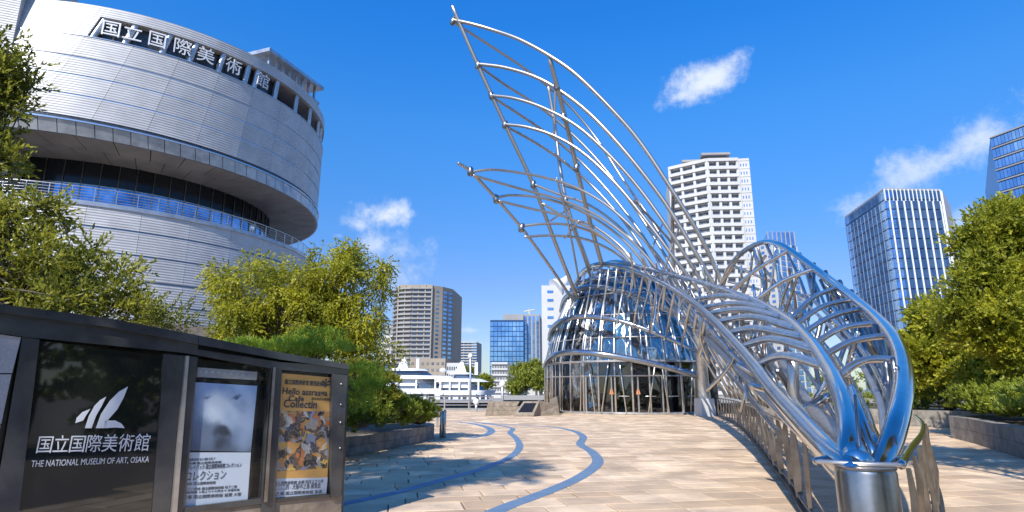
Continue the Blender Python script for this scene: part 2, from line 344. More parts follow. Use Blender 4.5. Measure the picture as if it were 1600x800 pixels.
plate('logo_panel', [(60, 532), (256, 556), (236, 830), (24, 830)], .02, .04, M['black_glass'])
plate('frame_post', [(256, 553), (288, 556), (262, 830), (236, 830)], .05, .12, M['dark_granite'])
mbf = MB(); a, b, c_, d = sp(288, 556, .06), sp(291, 556, .085), sp(266, 830, .075), sp(258, 830, .02)
mbf.hexa([d - NS * .05, c_, c_ + D_ * .05, d + D_ * .05, a - NS * .05, b, b + D_ * .03, a + D_ * .03]); mbf.build('steel_fin', M['steel_satin'], sign)
plate('frame_post', [(291, 556), (309, 558), (286, 830), (262, 830)], .05, .3, M['dark_granite'])
plate('frame_post', [(424, 572), (441, 574), (428, 830), (406, 830)], .06, .36, M['dark_granite'])
mbf = MB(); a, b, c_, d = sp(424, 574, .06), sp(427, 574, .11), sp(412, 785, .09), sp(407, 785, .02)
mbf.hexa([d - NS * .05, c_, c_ + D_ * .04, d + D_ * .04, a - NS * .05, b, b + D_ * .03, a + D_ * .03]); mbf.build('steel_fin', M['steel_dull'], sign)
plate('frame_post', [(519, 584), (543, 584), (533, 776), (517, 778)], .07, .48, M['dark_granite'])
plate('case_back', [(300, 560), (430, 575), (418, 800), (270, 800)], -.12, .12, M['rub'])
plate('case_back', [(436, 575), (525, 585), (520, 790), (420, 790)], -.12, .12, M['rub'])
plate('case_sill', [(286, 793), (420, 777), (418, 786), (285, 803)], .05, .3, M['dark_granite'])
plate('case_sill', [(426, 780), (520, 772), (519, 776), (426, 785)], .05, .3, M['dark_granite'])
plate('plinth', [(284, 803), (420, 786), (534, 774), (532, 840), (284, 860)], .03, .3, M['brown_stone'])
q = plate('title_strip', [(309, 574), (402, 581), (401, 594), (307, 589)], .0, .03, M['granite'])
for i in range(9):
    x0 = 313 + i * 9.6; mb = MB(); p = sp(x0, 580 + i * .75, .003); mb.box((p.x, p.y, p.z), (.035, .004, .03), math.atan2(D_.y, D_.x)); mb.build('title_mark', M['fascia'], q)
plate('glass_front', [(300, 560), (428, 575), (414, 780), (285, 795)], .022, .008, M['case_glass'])
plate('glass_front', [(441, 575), (519, 584), (517, 774), (427, 781)], .022, .008, M['case_glass'])
# conduit-like screws on right post
for yy in (600, 632, 660, 700):
    mb = MB(); p = sp(533 - (yy - 600) * .02, yy, .072); mb.tube([p, p + NS * .008], .012, 8); mb.build('bolt', M['steel_satin'], sign)
# logo: four sails
def logo_shape(px, nm='logo_sail'):
    plate(nm, px, .035, .012, M['letter'])
logo_shape([(200, 604), (193, 622), (183, 640), (168, 657), (155, 663), (160, 646), (172, 628), (186, 613)][:4] + [(168, 660), (163, 669), (150, 669), (158, 647), (172, 626), (186, 612)])
logo_shape([(166, 620), (158, 636), (150, 650), (143, 669), (133, 669), (139, 650), (148, 634), (157, 625)])
logo_shape([(141, 639), (134, 650), (130, 657), (118, 661), (120, 653), (129, 644)])
logo_shape([(164, 657), (180, 657), (190, 662), (195, 669), (180, 668), (164, 669)])
up = Vector((0, 0, 1))
def sign_text(s, x, y, hpx, wpx, m, nm='lettering', slope=None, off=.035, parent=sign, bold=False, ext=.004, lean=0.0):
    o = sp(x, y, off); e = sp(x + 20, y + 20 * (slope or 0), off); u2 = sp(x - lean * 10, y - 10, off)
    xa = (e - o).normalized(); ya = (u2 - o).normalized()
    ya2 = (ya - xa * ya.dot(xa)).normalized(); me_h = (sp(x, y - hpx / 2, off) - sp(x, y + hpx / 2, off)).length
    fit = (sp(x + wpx / 2, y + (slope or 0) * wpx / 2, off) - sp(x - wpx / 2, y - (slope or 0) * wpx / 2, off)).length
    return put_text(s, me_h, frame(o, xa, ya2), m, nm, parent, ext, bold, fit=fit)
chars = '国立国際美術館'
for i, c in enumerate(chars):
    sign_text(c, 70 + i * 25.4, 696.5 - i * .5, 29, 23.3, M['letter'], slope=-.02)
sign_text('THE NATIONAL MUSEUM OF ART, OSAKA', 145.5, 721.5, 13.5, 183, M['letter'], slope=-.04)
# posters
def poster_mat_face():
    m = bpy.data.materials.new('blurred_print'); m.use_nodes = True; n, l = m.node_tree.nodes, m.node_tree.links; p = n['Principled BSDF']; p.inputs['Roughness'].default_value = .5
    uv = n.new('ShaderNodeTexCoord'); z = n.new('ShaderNodeTexNoise'); z.inputs['Scale'].default_value = 3; z.inputs['Detail'].default_value = 3
    l.new(uv.outputs['UV'], z.inputs['Vector'])
    def blob(cx, cy, sx, sy, pw, src):
        mp = n.new('ShaderNodeMapping'); mp.inputs['Location'].default_value = (-cx / sx, -cy / sy, 0); mp.inputs['Scale'].default_value = (1 / sx, 1 / sy, 0); l.new(src, mp.inputs[0])
        ln = n.new('ShaderNodeVectorMath'); ln.operation = 'LENGTH'; l.new(mp.outputs[0], ln.inputs[0])
        mr = n.new('ShaderNodeMapRange'); mr.interpolation_type = 'SMOOTHSTEP'; mr.inputs[1].default_value = 1.0; mr.inputs[2].default_value = pw; l.new(ln.outputs['Value'], mr.inputs[0]); return mr.outputs[0]
    wv = n.new('ShaderNodeVectorMath'); wv.operation = 'MULTIPLY_ADD'; l.new(z.outputs['Color'], wv.inputs[0]); wv.inputs[1].default_value = (.25, .25, 0); l.new(uv.outputs['UV'], wv.inputs[2])
    of = n.new('ShaderNodeVectorMath'); of.operation = 'ADD'; l.new(wv.outputs[0], of.inputs[0]); of.inputs[1].default_value = (-.125, -.125, 0); src = of.outputs[0]
    cur = None
    def mixc(fac, a, b):
        k = n.new('ShaderNodeMix'); k.data_type = 'RGBA'; l.new(fac, k.inputs[0])
        if hasattr(a, 'is_linked'): l.new(a, k.inputs[6])
        else: k.inputs[6].default_value = (*a, 1)
        k.inputs[7].default_value = (*b, 1); return k.outputs[2]
    s = n.new('ShaderNodeSeparateXYZ'); l.new(src, s.inputs[0])
    cur = mixc(s.outputs[1], (.10, .13, .19), (.28, .42, .66))
    cur = mixc(blob(.30, .22, .45, .3, .1, src), cur, (.16, .20, .28)); cur = mixc(blob(.85, .45, .3, .6, .1, src), cur, (.36, .45, .60))
    cur = mixc(blob(.42, .66, .40, .36, .35, src), cur, (.72, .80, .86)); cur = mixc(blob(.62, .5, .30, .26, .1, src), cur, (.60, .70, .82))
    cur = mixc(blob(.50, .28, .17, .13, .35, src), cur, (.05, .06, .08)); cur = mixc(blob(.5, .10, .2, .2, .1, src), cur, (.06, .07, .10)); cur = mixc(blob(.66, .82, .10, .04, .1, src), cur, (.10, .13, .22)); cur = mixc(blob(.2, .80, .10, .03, .1, src), cur, (.2, .25, .36))
    l.new(cur, p.inputs['Base Color']); return m
def poster_mat_collage():
    m = bpy.data.materials.new('collage_print'); m.use_nodes = True; n, l = m.node_tree.nodes, m.node_tree.links; p = n['Principled BSDF']; p.inputs['Roughness'].default_value = .5
    uv = n.new('ShaderNodeTexCoord'); z = n.new('ShaderNodeTexNoise'); z.inputs['Scale'].default_value = 6; l.new(uv.outputs['UV'], z.inputs['Vector'])
    wv = n.new('ShaderNodeVectorMath'); wv.operation = 'MULTIPLY_ADD'; l.new(z.outputs['Color'], wv.inputs[0]); wv.inputs[1].default_value = (.35, .35, 0); l.new(uv.outputs['UV'], wv.inputs[2])
    v = n.new('ShaderNodeTexVoronoi'); v.inputs['Scale'].default_value = 10; l.new(wv.outputs[0], v.inputs['Vector'])
    s = n.new('ShaderNodeSeparateColor'); l.new(v.outputs['Color'], s.inputs[0]); r = n.new('ShaderNodeValToRGB'); r.color_ramp.interpolation = 'CONSTANT'; l.new(s.outputs[0], r.inputs[0])
    e = r.color_ramp.elements; cs = [(.02, .02, .03), (.62, .30, .07), (.12, .08, .06), (.42, .38, .33), (.05, .06, .10), (.66, .20, .05), (.25, .30, .42), (.70, .45, .10), (.03, .03, .03), (.6, .58, .52), (.2, .1, .05)]
    e[0].color = (*cs[0], 1); e[1].position = 1 / len(cs); e[1].color = (*cs[1], 1)
    for i in range(2, len(cs)): k = e.new(i / len(cs)); k.color = (*cs[i], 1)
    v2 = n.new('ShaderNodeTexVoronoi'); v2.feature = 'DISTANCE_TO_EDGE'; v2.inputs['Scale'].default_value = 19; l.new(wv.outputs[0], v2.inputs['Vector'])
    mr = n.new('ShaderNodeMath'); mr.operation = 'LESS_THAN'; mr.inputs[1].default_value = .07; l.new(v2.outputs[0], mr.inputs[0])
    mh = n.new('ShaderNodeMath'); mh.operation = 'MULTIPLY'; mh.inputs[1].default_value = .6; l.new(mr.outputs[0], mh.inputs[0])
    k = n.new('ShaderNodeMix'); k.data_type = 'RGBA'; l.new(mh.outputs[0], k.inputs[0]); l.new(r.outputs[0], k.inputs[6]); k.inputs[7].default_value = (.35, .26, .16, 1)
    l.new(k.outputs[2], p.inputs['Base Color']); return m
def uvquad(name, px, off, m, parent):
    q = [sp(x, y, off) for x, y in px]; me = bpy.data.meshes.new(name); b = [p - NS * .004 for p in q]
    me.from_pydata([tuple(p) for p in q + b], [], [(0, 1, 2, 3), (7, 6, 5, 4), (0, 4, 5, 1), (1, 5, 6, 2), (2, 6, 7, 3), (3, 7, 4, 0)]); ul = me.uv_layers.new(name='UVMap')
    for i, c in enumerate(((0, 0), (1, 0), (1, 1), (0, 1))): ul.data[i].uv = c
    me.materials.append(m); o = bpy.data.objects.new(name, me); col.objects.link(o); o.parent = parent; return o
M['print_white'] = mat('white_print', (.60, .66, .74), .5); M['print_ink'] = mat('ink', (.05, .05, .06), .5); M['print_orange'] = mat('orange_paper', (.72, .42, .12), .5, var=(.66, .34, .09), vscale=6)
M['frame_black'] = mat('black_frame', (.01, .01, .012), .2)
p1 = thing('framed_poster', 'blurred pale blue portrait poster in black frame with white text panel below', 'poster')
plate('frame', [(299, 589), (406, 597), (390, 783), (281, 797)], -.004, .03, M['frame_black'], p1)
uvquad('picture', [(293, 704), (392, 706), (402, 603), (303, 597)], 0.0, poster_mat_face(), p1)
uvquad('text_panel', [(284, 792), (387, 780), (392, 707), (293, 707)], 0.0, M['print_white'], p1)
def jtext(lines, parent, off, slope=-.06):
    for (s, x, y, h, w_) in lines: sign_text(s, x, y, h, w_, M['print_ink'], slope=slope, off=off, parent=parent, ext=.001)
jtext([('コレクション', 322, 744, 17, 62), ('プレイバック 国立国際美術館コレクション', 336, 729, 8, 84), ('現代美術の歩み ゆらぐ像をさがして', 314, 718, 5, 45), ('特別展 国立国際美術館', 318, 723.5, 4, 56), ('特別 国立国際美術館', 314, 755.5, 5, 46), ('二〇二四年 国立国際美術館 地下二階', 330, 763, 5, 82),
       ('開館時間 十時より十七時まで 月曜休館', 332, 768, 4, 86), ('主催 国立国際美術館 協賛 大阪', 333, 775, 6, 90)], p1, 0.003)
p2 = thing('framed_poster', 'orange Hello Cafe Collectin poster with busy patchwork collage in right bay', 'poster')
uvquad('paper', [(427, 779), (510, 772), (520, 590), (440, 583)], 0.0, M['print_orange'], p2)
uvquad('collage', [(430, 737), (511, 731), (516, 643), (435, 642)], 0.003, poster_mat_collage(), p2)
uvquad('white_band', [(427, 778), (510, 771), (512, 746), (429, 748)], 0.003, M['print_white'], p2)
sign_text('Hello assrasga', 477, 613, 14, 70, M['print_ink'], slope=.05, off=0.005, parent=p2, bold=True, ext=.001)
sign_text('Cafe', 463, 620 + 3, 12, 24, M['print_ink'], slope=.04, off=0.005, parent=p2, bold=True, ext=.001)
sign_text('Collectin', 470, 632, 17, 52, M['print_ink'], slope=.04, off=0.005, parent=p2, bold=True, ext=.001)
sign_text('国立国際美術館 開館記念展', 478, 599, 8, 64, M['print_ink'], slope=.06, off=0.005, parent=p2, bold=True, ext=.001)
sign_text('現代美術の動物園', 502, 624, 5, 30, M['print_ink'], slope=.04, off=0.005, parent=p2, ext=.001)
sign_text('✻', 509, 599, 18, 12, M['print_ink'], slope=.04, off=0.005, parent=p2, bold=True, ext=.001)
jtext([('国立国際美術館 会期 四月より七月', 468, 754, 6, 76), ('二〇二四 - 大阪中之島 展覧会', 466, 761, 9, 72), ('主催 国立国際美術館 後援', 468, 770, 6, 72)], p2, .005, -.05)

# ------------------------------------------------------------------ museum drum building (left)
mus = thing('museum_building', 'grey drum museum building with corrugated cladding and rooftop Japanese letters', 'museum')
RA = (-39.43, 59.79, 18.01, 32.1); RB = (-43.44, 61.08, 21.31, 21.9); RC = (-43.44, 61.35, 21.35, 20.7); RG = (-42.01, 60.86, 14.92, 20.4); DK = (-42.48, 60.71, 20.48, 15.4)
def lerp(A, B, t): return tuple(a + (b - a) * t for a, b in zip(A, B))
def rp(C, deg, dr=0.0, dz=0.0): return Vector((C[0] + (C[2] + dr) * math.cos(R(deg)), C[1] + (C[2] + dr) * math.sin(R(deg)), C[3] + dz))
def wall(name, A, B, a0, a1, step, m, th=.35, dr=0.0, parent=mus, kind=None):
    mb = MB(); n = max(1, round((a1 - a0) / step)); an = [a0 + (a1 - a0) * i / n for i in range(n + 1)]
    edge = ((A, dr), (B, dr), (B, dr - th), (A, dr - th))
    for k in range(4):               # four strips of their own, so ledges stay crisp
        (C0, d0), (C1, d1) = edge[k], edge[(k + 1) % 4]; vs = []
        for a in an: vs += [rp(C0, a, d0), rp(C1, a, d1)]
        mb.add(vs, [(i * 2 + 1, i * 2, i * 2 + 2, i * 2 + 3)[::-1][::-1] for i in range(n)], True)
    if abs(a1 - a0 - 360) > .1:
        for a in (a0, a1): mb.add([rp(C, a, d) for C, d in edge], [(0, 1, 2, 3)])
    return mb.build(name, m, parent, kind)
T = lambda t: lerp(RA, RB, t)
M['museum_roof'] = M['concrete']
wall('parapet_band', T(-.005), T(.09), -180, 180, 3, M['cladding'])
wall('cladding_band', T(.0901), T(.285), -180, -69.8, 3, M['cladding'])
wall('cladding_band', T(.0901), T(.285), 70, 180, 3, M['cladding'])
prev = .285
for t in (.48, .635, .80, .985):
    wall('rear_cladding', T(prev + .006), T(t - .006), 50, 250, 2.5, M['cladding'])
    for k in range(16): wall('cladding_panel', T(prev + .006), T(t - .006), -110 + k * 10 + .03, -100 + k * 10 - .03, 2.5, M['cladding'])
    wall('seam_strip', T(t - .0061), T(t + .0061), -180, 180, 2.5, M['seam'], dr=-.06, th=.2); prev = t
wall('slot_sill', T(.2851), T(.2909), -180, 180, 2.5, M['seam'], dr=.05, th=1.2)
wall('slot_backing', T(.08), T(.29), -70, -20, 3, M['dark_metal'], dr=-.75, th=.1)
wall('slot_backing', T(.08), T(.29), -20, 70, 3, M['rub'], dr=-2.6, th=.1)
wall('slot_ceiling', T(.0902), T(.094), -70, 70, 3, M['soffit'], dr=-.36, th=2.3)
# slot fins
def drum_angle(x, y, t):
    C = T(t); p = ray(x, y); s = (C[3] - EYE) / p.z; q = p * s; return math.degrees(math.atan2(q.y - C[1], q.x - C[0]))
for x, y in ((152, 42), (203, 56), (259, 70), (302, 82), (346, 99), (384, 118), (396, 126), (432, 142), (463, 164), (485, 184), (499, 204), (505, 215)):
    a = drum_angle(x, y, .19); mb = MB(); mb.tube([rp(T(.09), a, -.35), rp(T(.285), a, -.35)], .26, 10); mb.build('slot_column', M['fascia'], mus)
for c, (x, y) in zip(chars, ((173, 45), (207, 53), (246, 62), (285, 75), (322, 88), (363, 107), (410, 128))):
    a = drum_angle(x, y, .19); C = T(.19); p = rp(C, a, -.02); t = Vector((-math.sin(R(a)), math.cos(R(a)), 0)); upv = (rp(T(.09), a) - rp(T(.285), a))
    put_text(c, 1.5, frame(p, t, upv), M['white'], 'wall_letter', mus, .05, False)
# fascia panels, soffit panels
FA = (RB[0], RB[1], RB[2] + .08, RB[3] - .25); i0 = -104
for i in range(46):
    a = i0 + i * 3.2; wall('fascia_panel', FA, lerp(FA, (RC[0], RC[1], RC[2], RC[3] - .05), .99), a + .07, a + 3.13, 1.5, M['fascia'], th=.2)
wall('rear_fascia', FA, RC, i0 + 46 * 3.2, i0 + 360, 3, M['fascia'], th=.2)
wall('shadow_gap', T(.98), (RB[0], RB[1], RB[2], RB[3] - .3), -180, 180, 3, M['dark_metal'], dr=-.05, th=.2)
wall('fascia_lip', (FA[0], FA[1], FA[2] + .12, FA[3] + .12), (FA[0], FA[1], FA[2] + .12, FA[3] + .0), -180, 180, 3, M['seam'], th=.5)
def ringslab(name, A, B, a0, a1, step, m, th=.15, kind=None):
    mb = MB(); n = max(1, round((a1 - a0) / step)); vs = []
    for i in range(n + 1):
        a = a0 + (a1 - a0) * i / n; vs += [rp(A, a), rp(B, a), rp(B, a, 0, th), rp(A, a, 0, th)]
    fs = [(i * 4 + k, i * 4 + (k + 1) % 4, i * 4 + 4 + (k + 1) % 4, i * 4 + 4 + k) for i in range(n) for k in range(4)]
    mb.add(vs, fs + [(3, 2, 1, 0), (n * 4, n * 4 + 1, n * 4 + 2, n * 4 + 3)]); return mb.build(name, m, mus, kind)
mid = lerp(RC, RG, .52); RCi = (RC[0], RC[1], RC[2] - .12, RC[3] - .02)
for i in range(24):
    a = -112 + i * 7
    ringslab('soffit_panel', RCi, lerp(RCi, mid, .994), a + .1, a + 6.9, 2, M['soffit']); ringslab('soffit_panel', mid, RG, a + 3.6, a + 10.4, 2, M['soffit'])
ringslab('rear_soffit', RCi, RG, 56, 248, 4, M['soffit'])
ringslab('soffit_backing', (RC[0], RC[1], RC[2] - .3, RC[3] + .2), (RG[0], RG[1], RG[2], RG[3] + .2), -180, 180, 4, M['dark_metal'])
# glazing: two rows of panes
GB = (RG[0], RG[1], RG[2], 15.3); GM = lerp(RG, GB, .40); GT = (RG[0], RG[1], RG[2], 20.45)
M['muspane'] = mat('museum_pane_dark', (.008, .009, .011), .12, spec=.3, island=(.02, .022, .025)); M['muspane2'] = mat('museum_pane_sky_reflection', (.24, .50, .85), .04, .85, var=(.06, .16, .34), vscale=.6, island=(.4, .65, .95))  # the reflected sky is put into the colour of the blue lower panes
for i in range(26):
    a = -112 + i * 5.0
    wall('window_pane', GT, lerp(GM, GT, .01), a + .12, a + 4.88, 2.5, M['muspane'], th=.1); wall('window_pane', lerp(GM, GB, .01), GB, a + .12, a + 4.88, 2.5, M['muspane2'], th=.1)
    mb = MB(); mb.tube([rp(GT, a, .06), rp(GB, a, .06)], .05, 6); mb.build('window_mullion', M['steel_dull'], mus)
wall('rear_glazing', GT, GB, 18, 248, 4, M['muspane'], th=.1)
wall('transom', (GM[0], GM[1], GM[2], GM[3] + .05), (GM[0], GM[1], GM[2], GM[3] - .05), -112, 18, 4, M['steel_dull'], dr=.08, th=.15)
ringslab('terrace_floor', (DK[0], DK[1], DK[2] - .05, 15.1), (RG[0], RG[1], RG[2] - .3, 15.1), -180, 180, 4, M['concrete'], .12)
wall('terrace_coping', (*DK[:3], 15.55), (*DK[:3], 15.2), -180, 180, 2.5, M['fascia'], dr=.1, th=.5)
zp = 15.2
for z in (13.63, 11.75, 9.75, 7.95, 6.1, 4.2, 2.2, 0):
    wall('rear_cladding', (*DK[:3], zp), (*DK[:3], z + .08), 50, 250, 2.5, M['cladding'])
    for k in range(16): wall('cladding_panel', (*DK[:3], zp), (*DK[:3], z + .08), -110 + k * 10 + .03, -100 + k * 10 - .03, 2.5, M['cladding'])
    if z: wall('seam_strip', (*DK[:3], z + .081), (*DK[:3], z - .081), -180, 180, 2.5, M['stone_blue'], dr=-.05, th=.2)
    zp = z - .08
rail = thing('terrace_railing', 'thin steel railing along the round terrace of the museum', 'railing')
for k, z in enumerate((16.65, 16.42, 16.2, 15.98, 15.76)):
    mb = MB(); mb.tube([rp((*DK[:3], z), a, -.15) for a in range(-115, 61, 3)], .045 if k == 0 else .022, 5); mb.build('rail', M['steel_satin'], rail)
for i in range(44):
    a = -115 + i * 4; mb = MB(); mb.box(tuple(rp((*DK[:3], 16.1), a, -.15)), (.07, .05, 1.1), R(a)); mb.build('railing_post', M['steel_satin'], rail)
# roof and rooftop canopy
mb = MB(); mb.prism([tuple(rp(T(.02), a, -.3))[:2] for a in range(0, 360, 6)], 31.2, 31.6); mb.build('roof', M['concrete'], mus)
c1, c2, c3 = atz(421, 79, 36.2), atz(506, 141, 36.2), atz(392, 88, 36.2); dv = (c2 - c1).normalized(); nv = Vector((-dv.y, dv.x, 0)); nv = nv if nv.x < 0 else -nv
c2 = c1 + dv * min(26, (c2 - c1).length)
mb = MB(); mb.prism([c1[:2], c2[:2], (c2 + nv * 5)[:2], (c1 + nv * 5)[:2]], 36.2, 36.6); mb.build('roof_canopy', M['fascia'], mus)
mb = MB(); e = .9; mb.prism([(c1 + nv * e + dv * e)[:2], (c2 + nv * e - dv * e)[:2], (c2 + nv * 4.4 - dv * e)[:2], (c1 + nv * 4.4 + dv * e)[:2]], 31.5, 34.6); mb.build('plant_room', M['grey_wall'], mus)
mb = MB(); mb.prism([(c1 + nv * .5 + dv * .4)[:2], (c2 + nv * .5)[:2], (c2 + nv * 4.6)[:2], (c1 + nv * 4.6 + dv * .4)[:2]], 34.4, 34.75); mb.build('plant_room_slab', M['fascia'], mus)
nn = 8
for i in range(nn):
    p = c1 + nv * .7 + dv * (.8 + ((c2 - c1).length - 1.6) * i / (nn - 1)); mb = MB(); mb.box((p.x, p.y, 35.45), (.22, .22, 1.5), math.atan2(dv.y, dv.x)); mb.build('canopy_post', M['fascia'], mus)
# stair tower left of the drum
e1 = at(33, 0, 41); mb = MB(); mb.prism([(e1.x, e1.y), (e1.x - 9, e1.y - 4), (e1.x - 13, e1.y + 7), (e1.x - 3, e1.y + 9)], 0, 40)
st = mb.build('stair_tower', M['cladding']); tag(st, 'grey ribbed square tower at the left picture edge beside the drum', 'tower')

# ------------------------------------------------------------------ glass entrance hall
hall = thing('entrance_hall', 'rounded glass entrance hall under the steel tubes at the end of the plaza', 'building')
HC, HRX, HRY = Vector((8.9, 46.6, 0)), 6.35, 7.5
gz = [(0, 0), (3.4, .05), (5, .45), (6.6, 1.0), (8.2, 1.75), (9.5, 2.7), (10.4, 3.8)]
def inset(z):
    for (a, i), (b, j) in zip(gz, gz[1:]):
        if z <= b: return i + (j - i) * (z - a) / (b - a)
    return gz[-1][1]
def hp(a, z, off=0.0):
    i = inset(z) - off; return Vector((HC.x + (HRX - i) * math.cos(R(a)), HC.y + (HRY - i) * math.sin(R(a)), z))
p_left = lambda a: a < -125 or a > -20
NC = 36; RIBS = [-177 + 7.5 * k for k in range(21)]; zl = [0.12, 2.45, 3.4, 5.0, 6.6, 8.2, 9.5, 10.4]
def ztop(p): return 10.5 - max(0, p.x - 6.5) * .34
for i in range(NC):
    a0, a1 = -180 + 360 * i / NC, -180 + 360 * (i + 1) / NC
    for r in range(len(zl) - 1):
        z0, z1 = zl[r], zl[r + 1]
        zt = min(ztop(hp(a0, z0)), ztop(hp(a1, z0)))
        if z0 > zt - .3: continue
        j = [random.uniform(-.02, .02) for _ in range(4)]
        mb = MB(); mb.slab(hp(a0 + .25, z0 + .03, j[0]), hp(a1 - .25, z0 + .03, j[1]), hp(a1 - .25, z1 - .03, j[2]), hp(a0 + .25, z1 - .03, j[3]), .015)
        mb.build('glass_pane', M['hall_glass'] if z0 >= 3.4 or p_left(a0) else M['door_glass'], hall)
    top = 0
    pts = []
    for z in zl:
        if z < ztop(hp(a0, z)) + .4: pts.append(hp(a0, z, .02))
    if len(pts) > 1: mb = MB(); mb.tube(pts, .075, 6); mb.build('mullion', M['steel_satin'], hall)
for z, r_ in ((.06, .1), (2.45, .05), (3.4, .085), (5.0, .045), (6.6, .045), (8.2, .045), (9.5, .05)):
    aa = [-180 + i * 5 for i in range(73)]; pts = [hp(a, z, .04) for a in aa if z < ztop(hp(a, z)) + .3]
    mb = MB(); mb.tube(pts, r_, 6); mb.build('transom', M['steel_satin'], hall)
mb = MB(); ringp = [hp(a, min(9.9, ztop(hp(a, 8.5)) - .1), -.1) for a in range(-180, 180, 10)]; cpt = Vector((HC.x, HC.y, 10.2)); mb.add(ringp + [cpt], [(i, (i + 1) % 36, 36) for i in range(36)], True); mb.build('glass_roof', M['hall_glass'], hall)
mb = MB(); mb.tube([ringp[i % 36] for i in range(37)], .09, 6); mb.build('roof_rim', M['steel_satin'], hall)
mb = MB(); mb.prism([tuple(hp(a, 0, .25))[:2] for a in range(-180, 180, 8)], -.03, .1); mb.build('hall_plinth', M['planter'], hall)
mb = MB(); mb.prism([tuple(hp(a, 0, -.3))[:2] for a in range(-180, 180, 12)], 3.25, 3.5); mb.build('added_ceiling_slab', M['dark_metal'], hall)  # slab added in dark metal to keep the hall interior dark
mb = MB(); mb.box((9.6, 48.5, 1.7), (8.0, 5, 3.1)); mb.build('inner_core', M['dark_metal'], hall)  # dark colour stands for the unlit interior behind the doors
mb = MB(); mb.box((9.2, 49.5, 5.2), (3.2, 3.0, 3.6)); mb.build('lift_shaft', M['grey_wall'], hall)
for z_, k_ in ((5.1, 1.2), (6.9, 1.6), (8.6, 2.2)):
    mb = MB(); mb.prism([tuple(hp(a, z_, -k_))[:2] for a in range(-180, 180, 12)], z_, z_ + .22); mb.build('added_gallery_floor', M['grey_wall'] if z_ > 6 else M['dark_metal'], hall)  # floors added to block the blue sky seen through the glass
    mb = MB(); mb.tube([hp(a, z_ + 1.0, -k_ + .1) for a in range(-180, 181, 12)], .04, 6); mb.build('gallery_rail', M['steel_satin'], hall)
for i in range(28):
    a = -176 + i * 12.6 + random.uniform(-3, 3); mb = MB(); mb.tube([hp(a, 3.5, -1.6), hp(a + random.uniform(-6, 6), 8.4, -1.5)], random.uniform(.05, .14), 6); mb.build('inner_post', random.choice((M['steel_satin'], M['grey_wall'], M['steel_dull'])), hall)
for i in range(12):
    a = -170 + i * 13; z0_ = random.uniform(3.6, 6.5); mb = MB(); mb.slab(hp(a, z0_, -2.0), hp(a + 7, z0_ + .2, -1.9), hp(a + 8, z0_ + 1.5, -2.2), hp(a + 1, z0_ + 1.7, -2.3), .04); mb.build('inner_screen', random.choice((M['white_wall'], M['dark_metal'], M['grey_wall'])), hall)
for i in range(14):                     # inner bracing seen through the glass
    a = -172 + i * 13; mb = MB(); mb.tube(cr([tuple(hp(a, 3.5, -1.0)), tuple(hp(a + 14, 6.2, -1.1)), tuple(hp(a + 34, 8.6, -.9))], 5), .09, 7); mb.build('inner_brace', M['steel'], hall)
    mb = MB(); mb.tube(cr([tuple(hp(a + 10, 3.5, -1.4)), tuple(hp(a - 6, 6.0, -1.3)), tuple(hp(a - 22, 8.4, -1.0))], 5), .07, 7); mb.build('inner_brace', M['steel_satin'], hall)
for a in (-128, -112, -97, -83, -70, -58):      # doors in the front
    mb = MB(); p = hp(a, 1.2, .1); mb.box((p.x, p.y, 1.2), (.09, .09, 2.4), 0); mb.build('door_post', M['steel_satin'], hall)
for a in (-105, -90, -76, -64):
    p, q = hp(a - 3, 1.15, .12), hp(a + 3, 1.15, .12); mb = MB(); mb.tube([p, q], .03, 6); mb.build('door_handle', M['steel_satin'], hall)
for a in (-112, -97): 
    p = hp(a, 1.45, .13); mb = MB(); mb.box(tuple(p), (.28, .03, .35), 0, .4); mb.build('door_sticker', M['orange'], hall)
for a in RIBS:                     # outer ribs from ground to crown
    tw = random.uniform(-2.5, 2.5); pts = [hp(a + tw * z / 9, z, .10) for z in (([0.1] if a < -128 else [3.5]) + [3.5 + .2, 5, 6.6, 8.2, 9.3]) if z < ztop(hp(a, z)) + .2]
    if len(pts) > 1: mb = MB(); mb.tube(pts, random.choice((.035, .045, .06)), 7); mb.build('outer_rib', random.choice((M['steel_rib'], M['steel_satin'], M['steel'])), hall)
for a, b in ((-118, -113), (-104, -107), (-92, -86), (-80, -83), (-66, -61), (-122, -126)):
    mb = MB(); mb.tube([hp(a, .1, .2), hp(b, 3.5, .16)], .045, 7); mb.build('raking_strut', M['steel_satin'], hall)
# flat canopy over the doors
mb = MB(); mb.prism([tuple(hp(a, 0, .4))[:2] for a in range(-128, -38, 8)] + [tuple(hp(a, 0, .1))[:2] for a in range(-40, -130, -8)], 3.34, 3.46); mb.build('door_canopy', M['fascia'], hall)

# ------------------------------------------------------------------ steel sculpture
scu = thing('steel_sculpture', 'huge polished stainless tube sculpture with two raised wings over the glass hall', 'sculpture')
def tubepx(pts, r, m='steel', name='steel_tube', per=6, n=14, parent=None):
    if m == 'steel_far': n, per = 18, 8
    C = cr([tuple(at(x, y, Y)) for x, y, Y in pts], per)
    if isinstance(r, (tuple, list)):
        rs = [r[0] + (r[1] - r[0]) * i / (len(C) - 1) for i in range(len(C))]
    else: rs = r
    mb = MB(); mb.tube(C, rs, n); mb.build(name, M[m], parent or scu); return C
Lp = [(1337, 752, 4.62), (1328, 731, 4.72), (1303, 711, 5.1), (1263, 670, 6.2), (1210, 611, 8.6), (1184, 577, 10.5), (1159, 547, 13), (1135, 521, 16), (1108, 494, 20.5), (1080, 470, 26), (1045, 447, 31.5), (1000, 426, 36), (960, 415, 39.5), (930, 414, 42), (908, 428, 45), (900, 452, 48)]
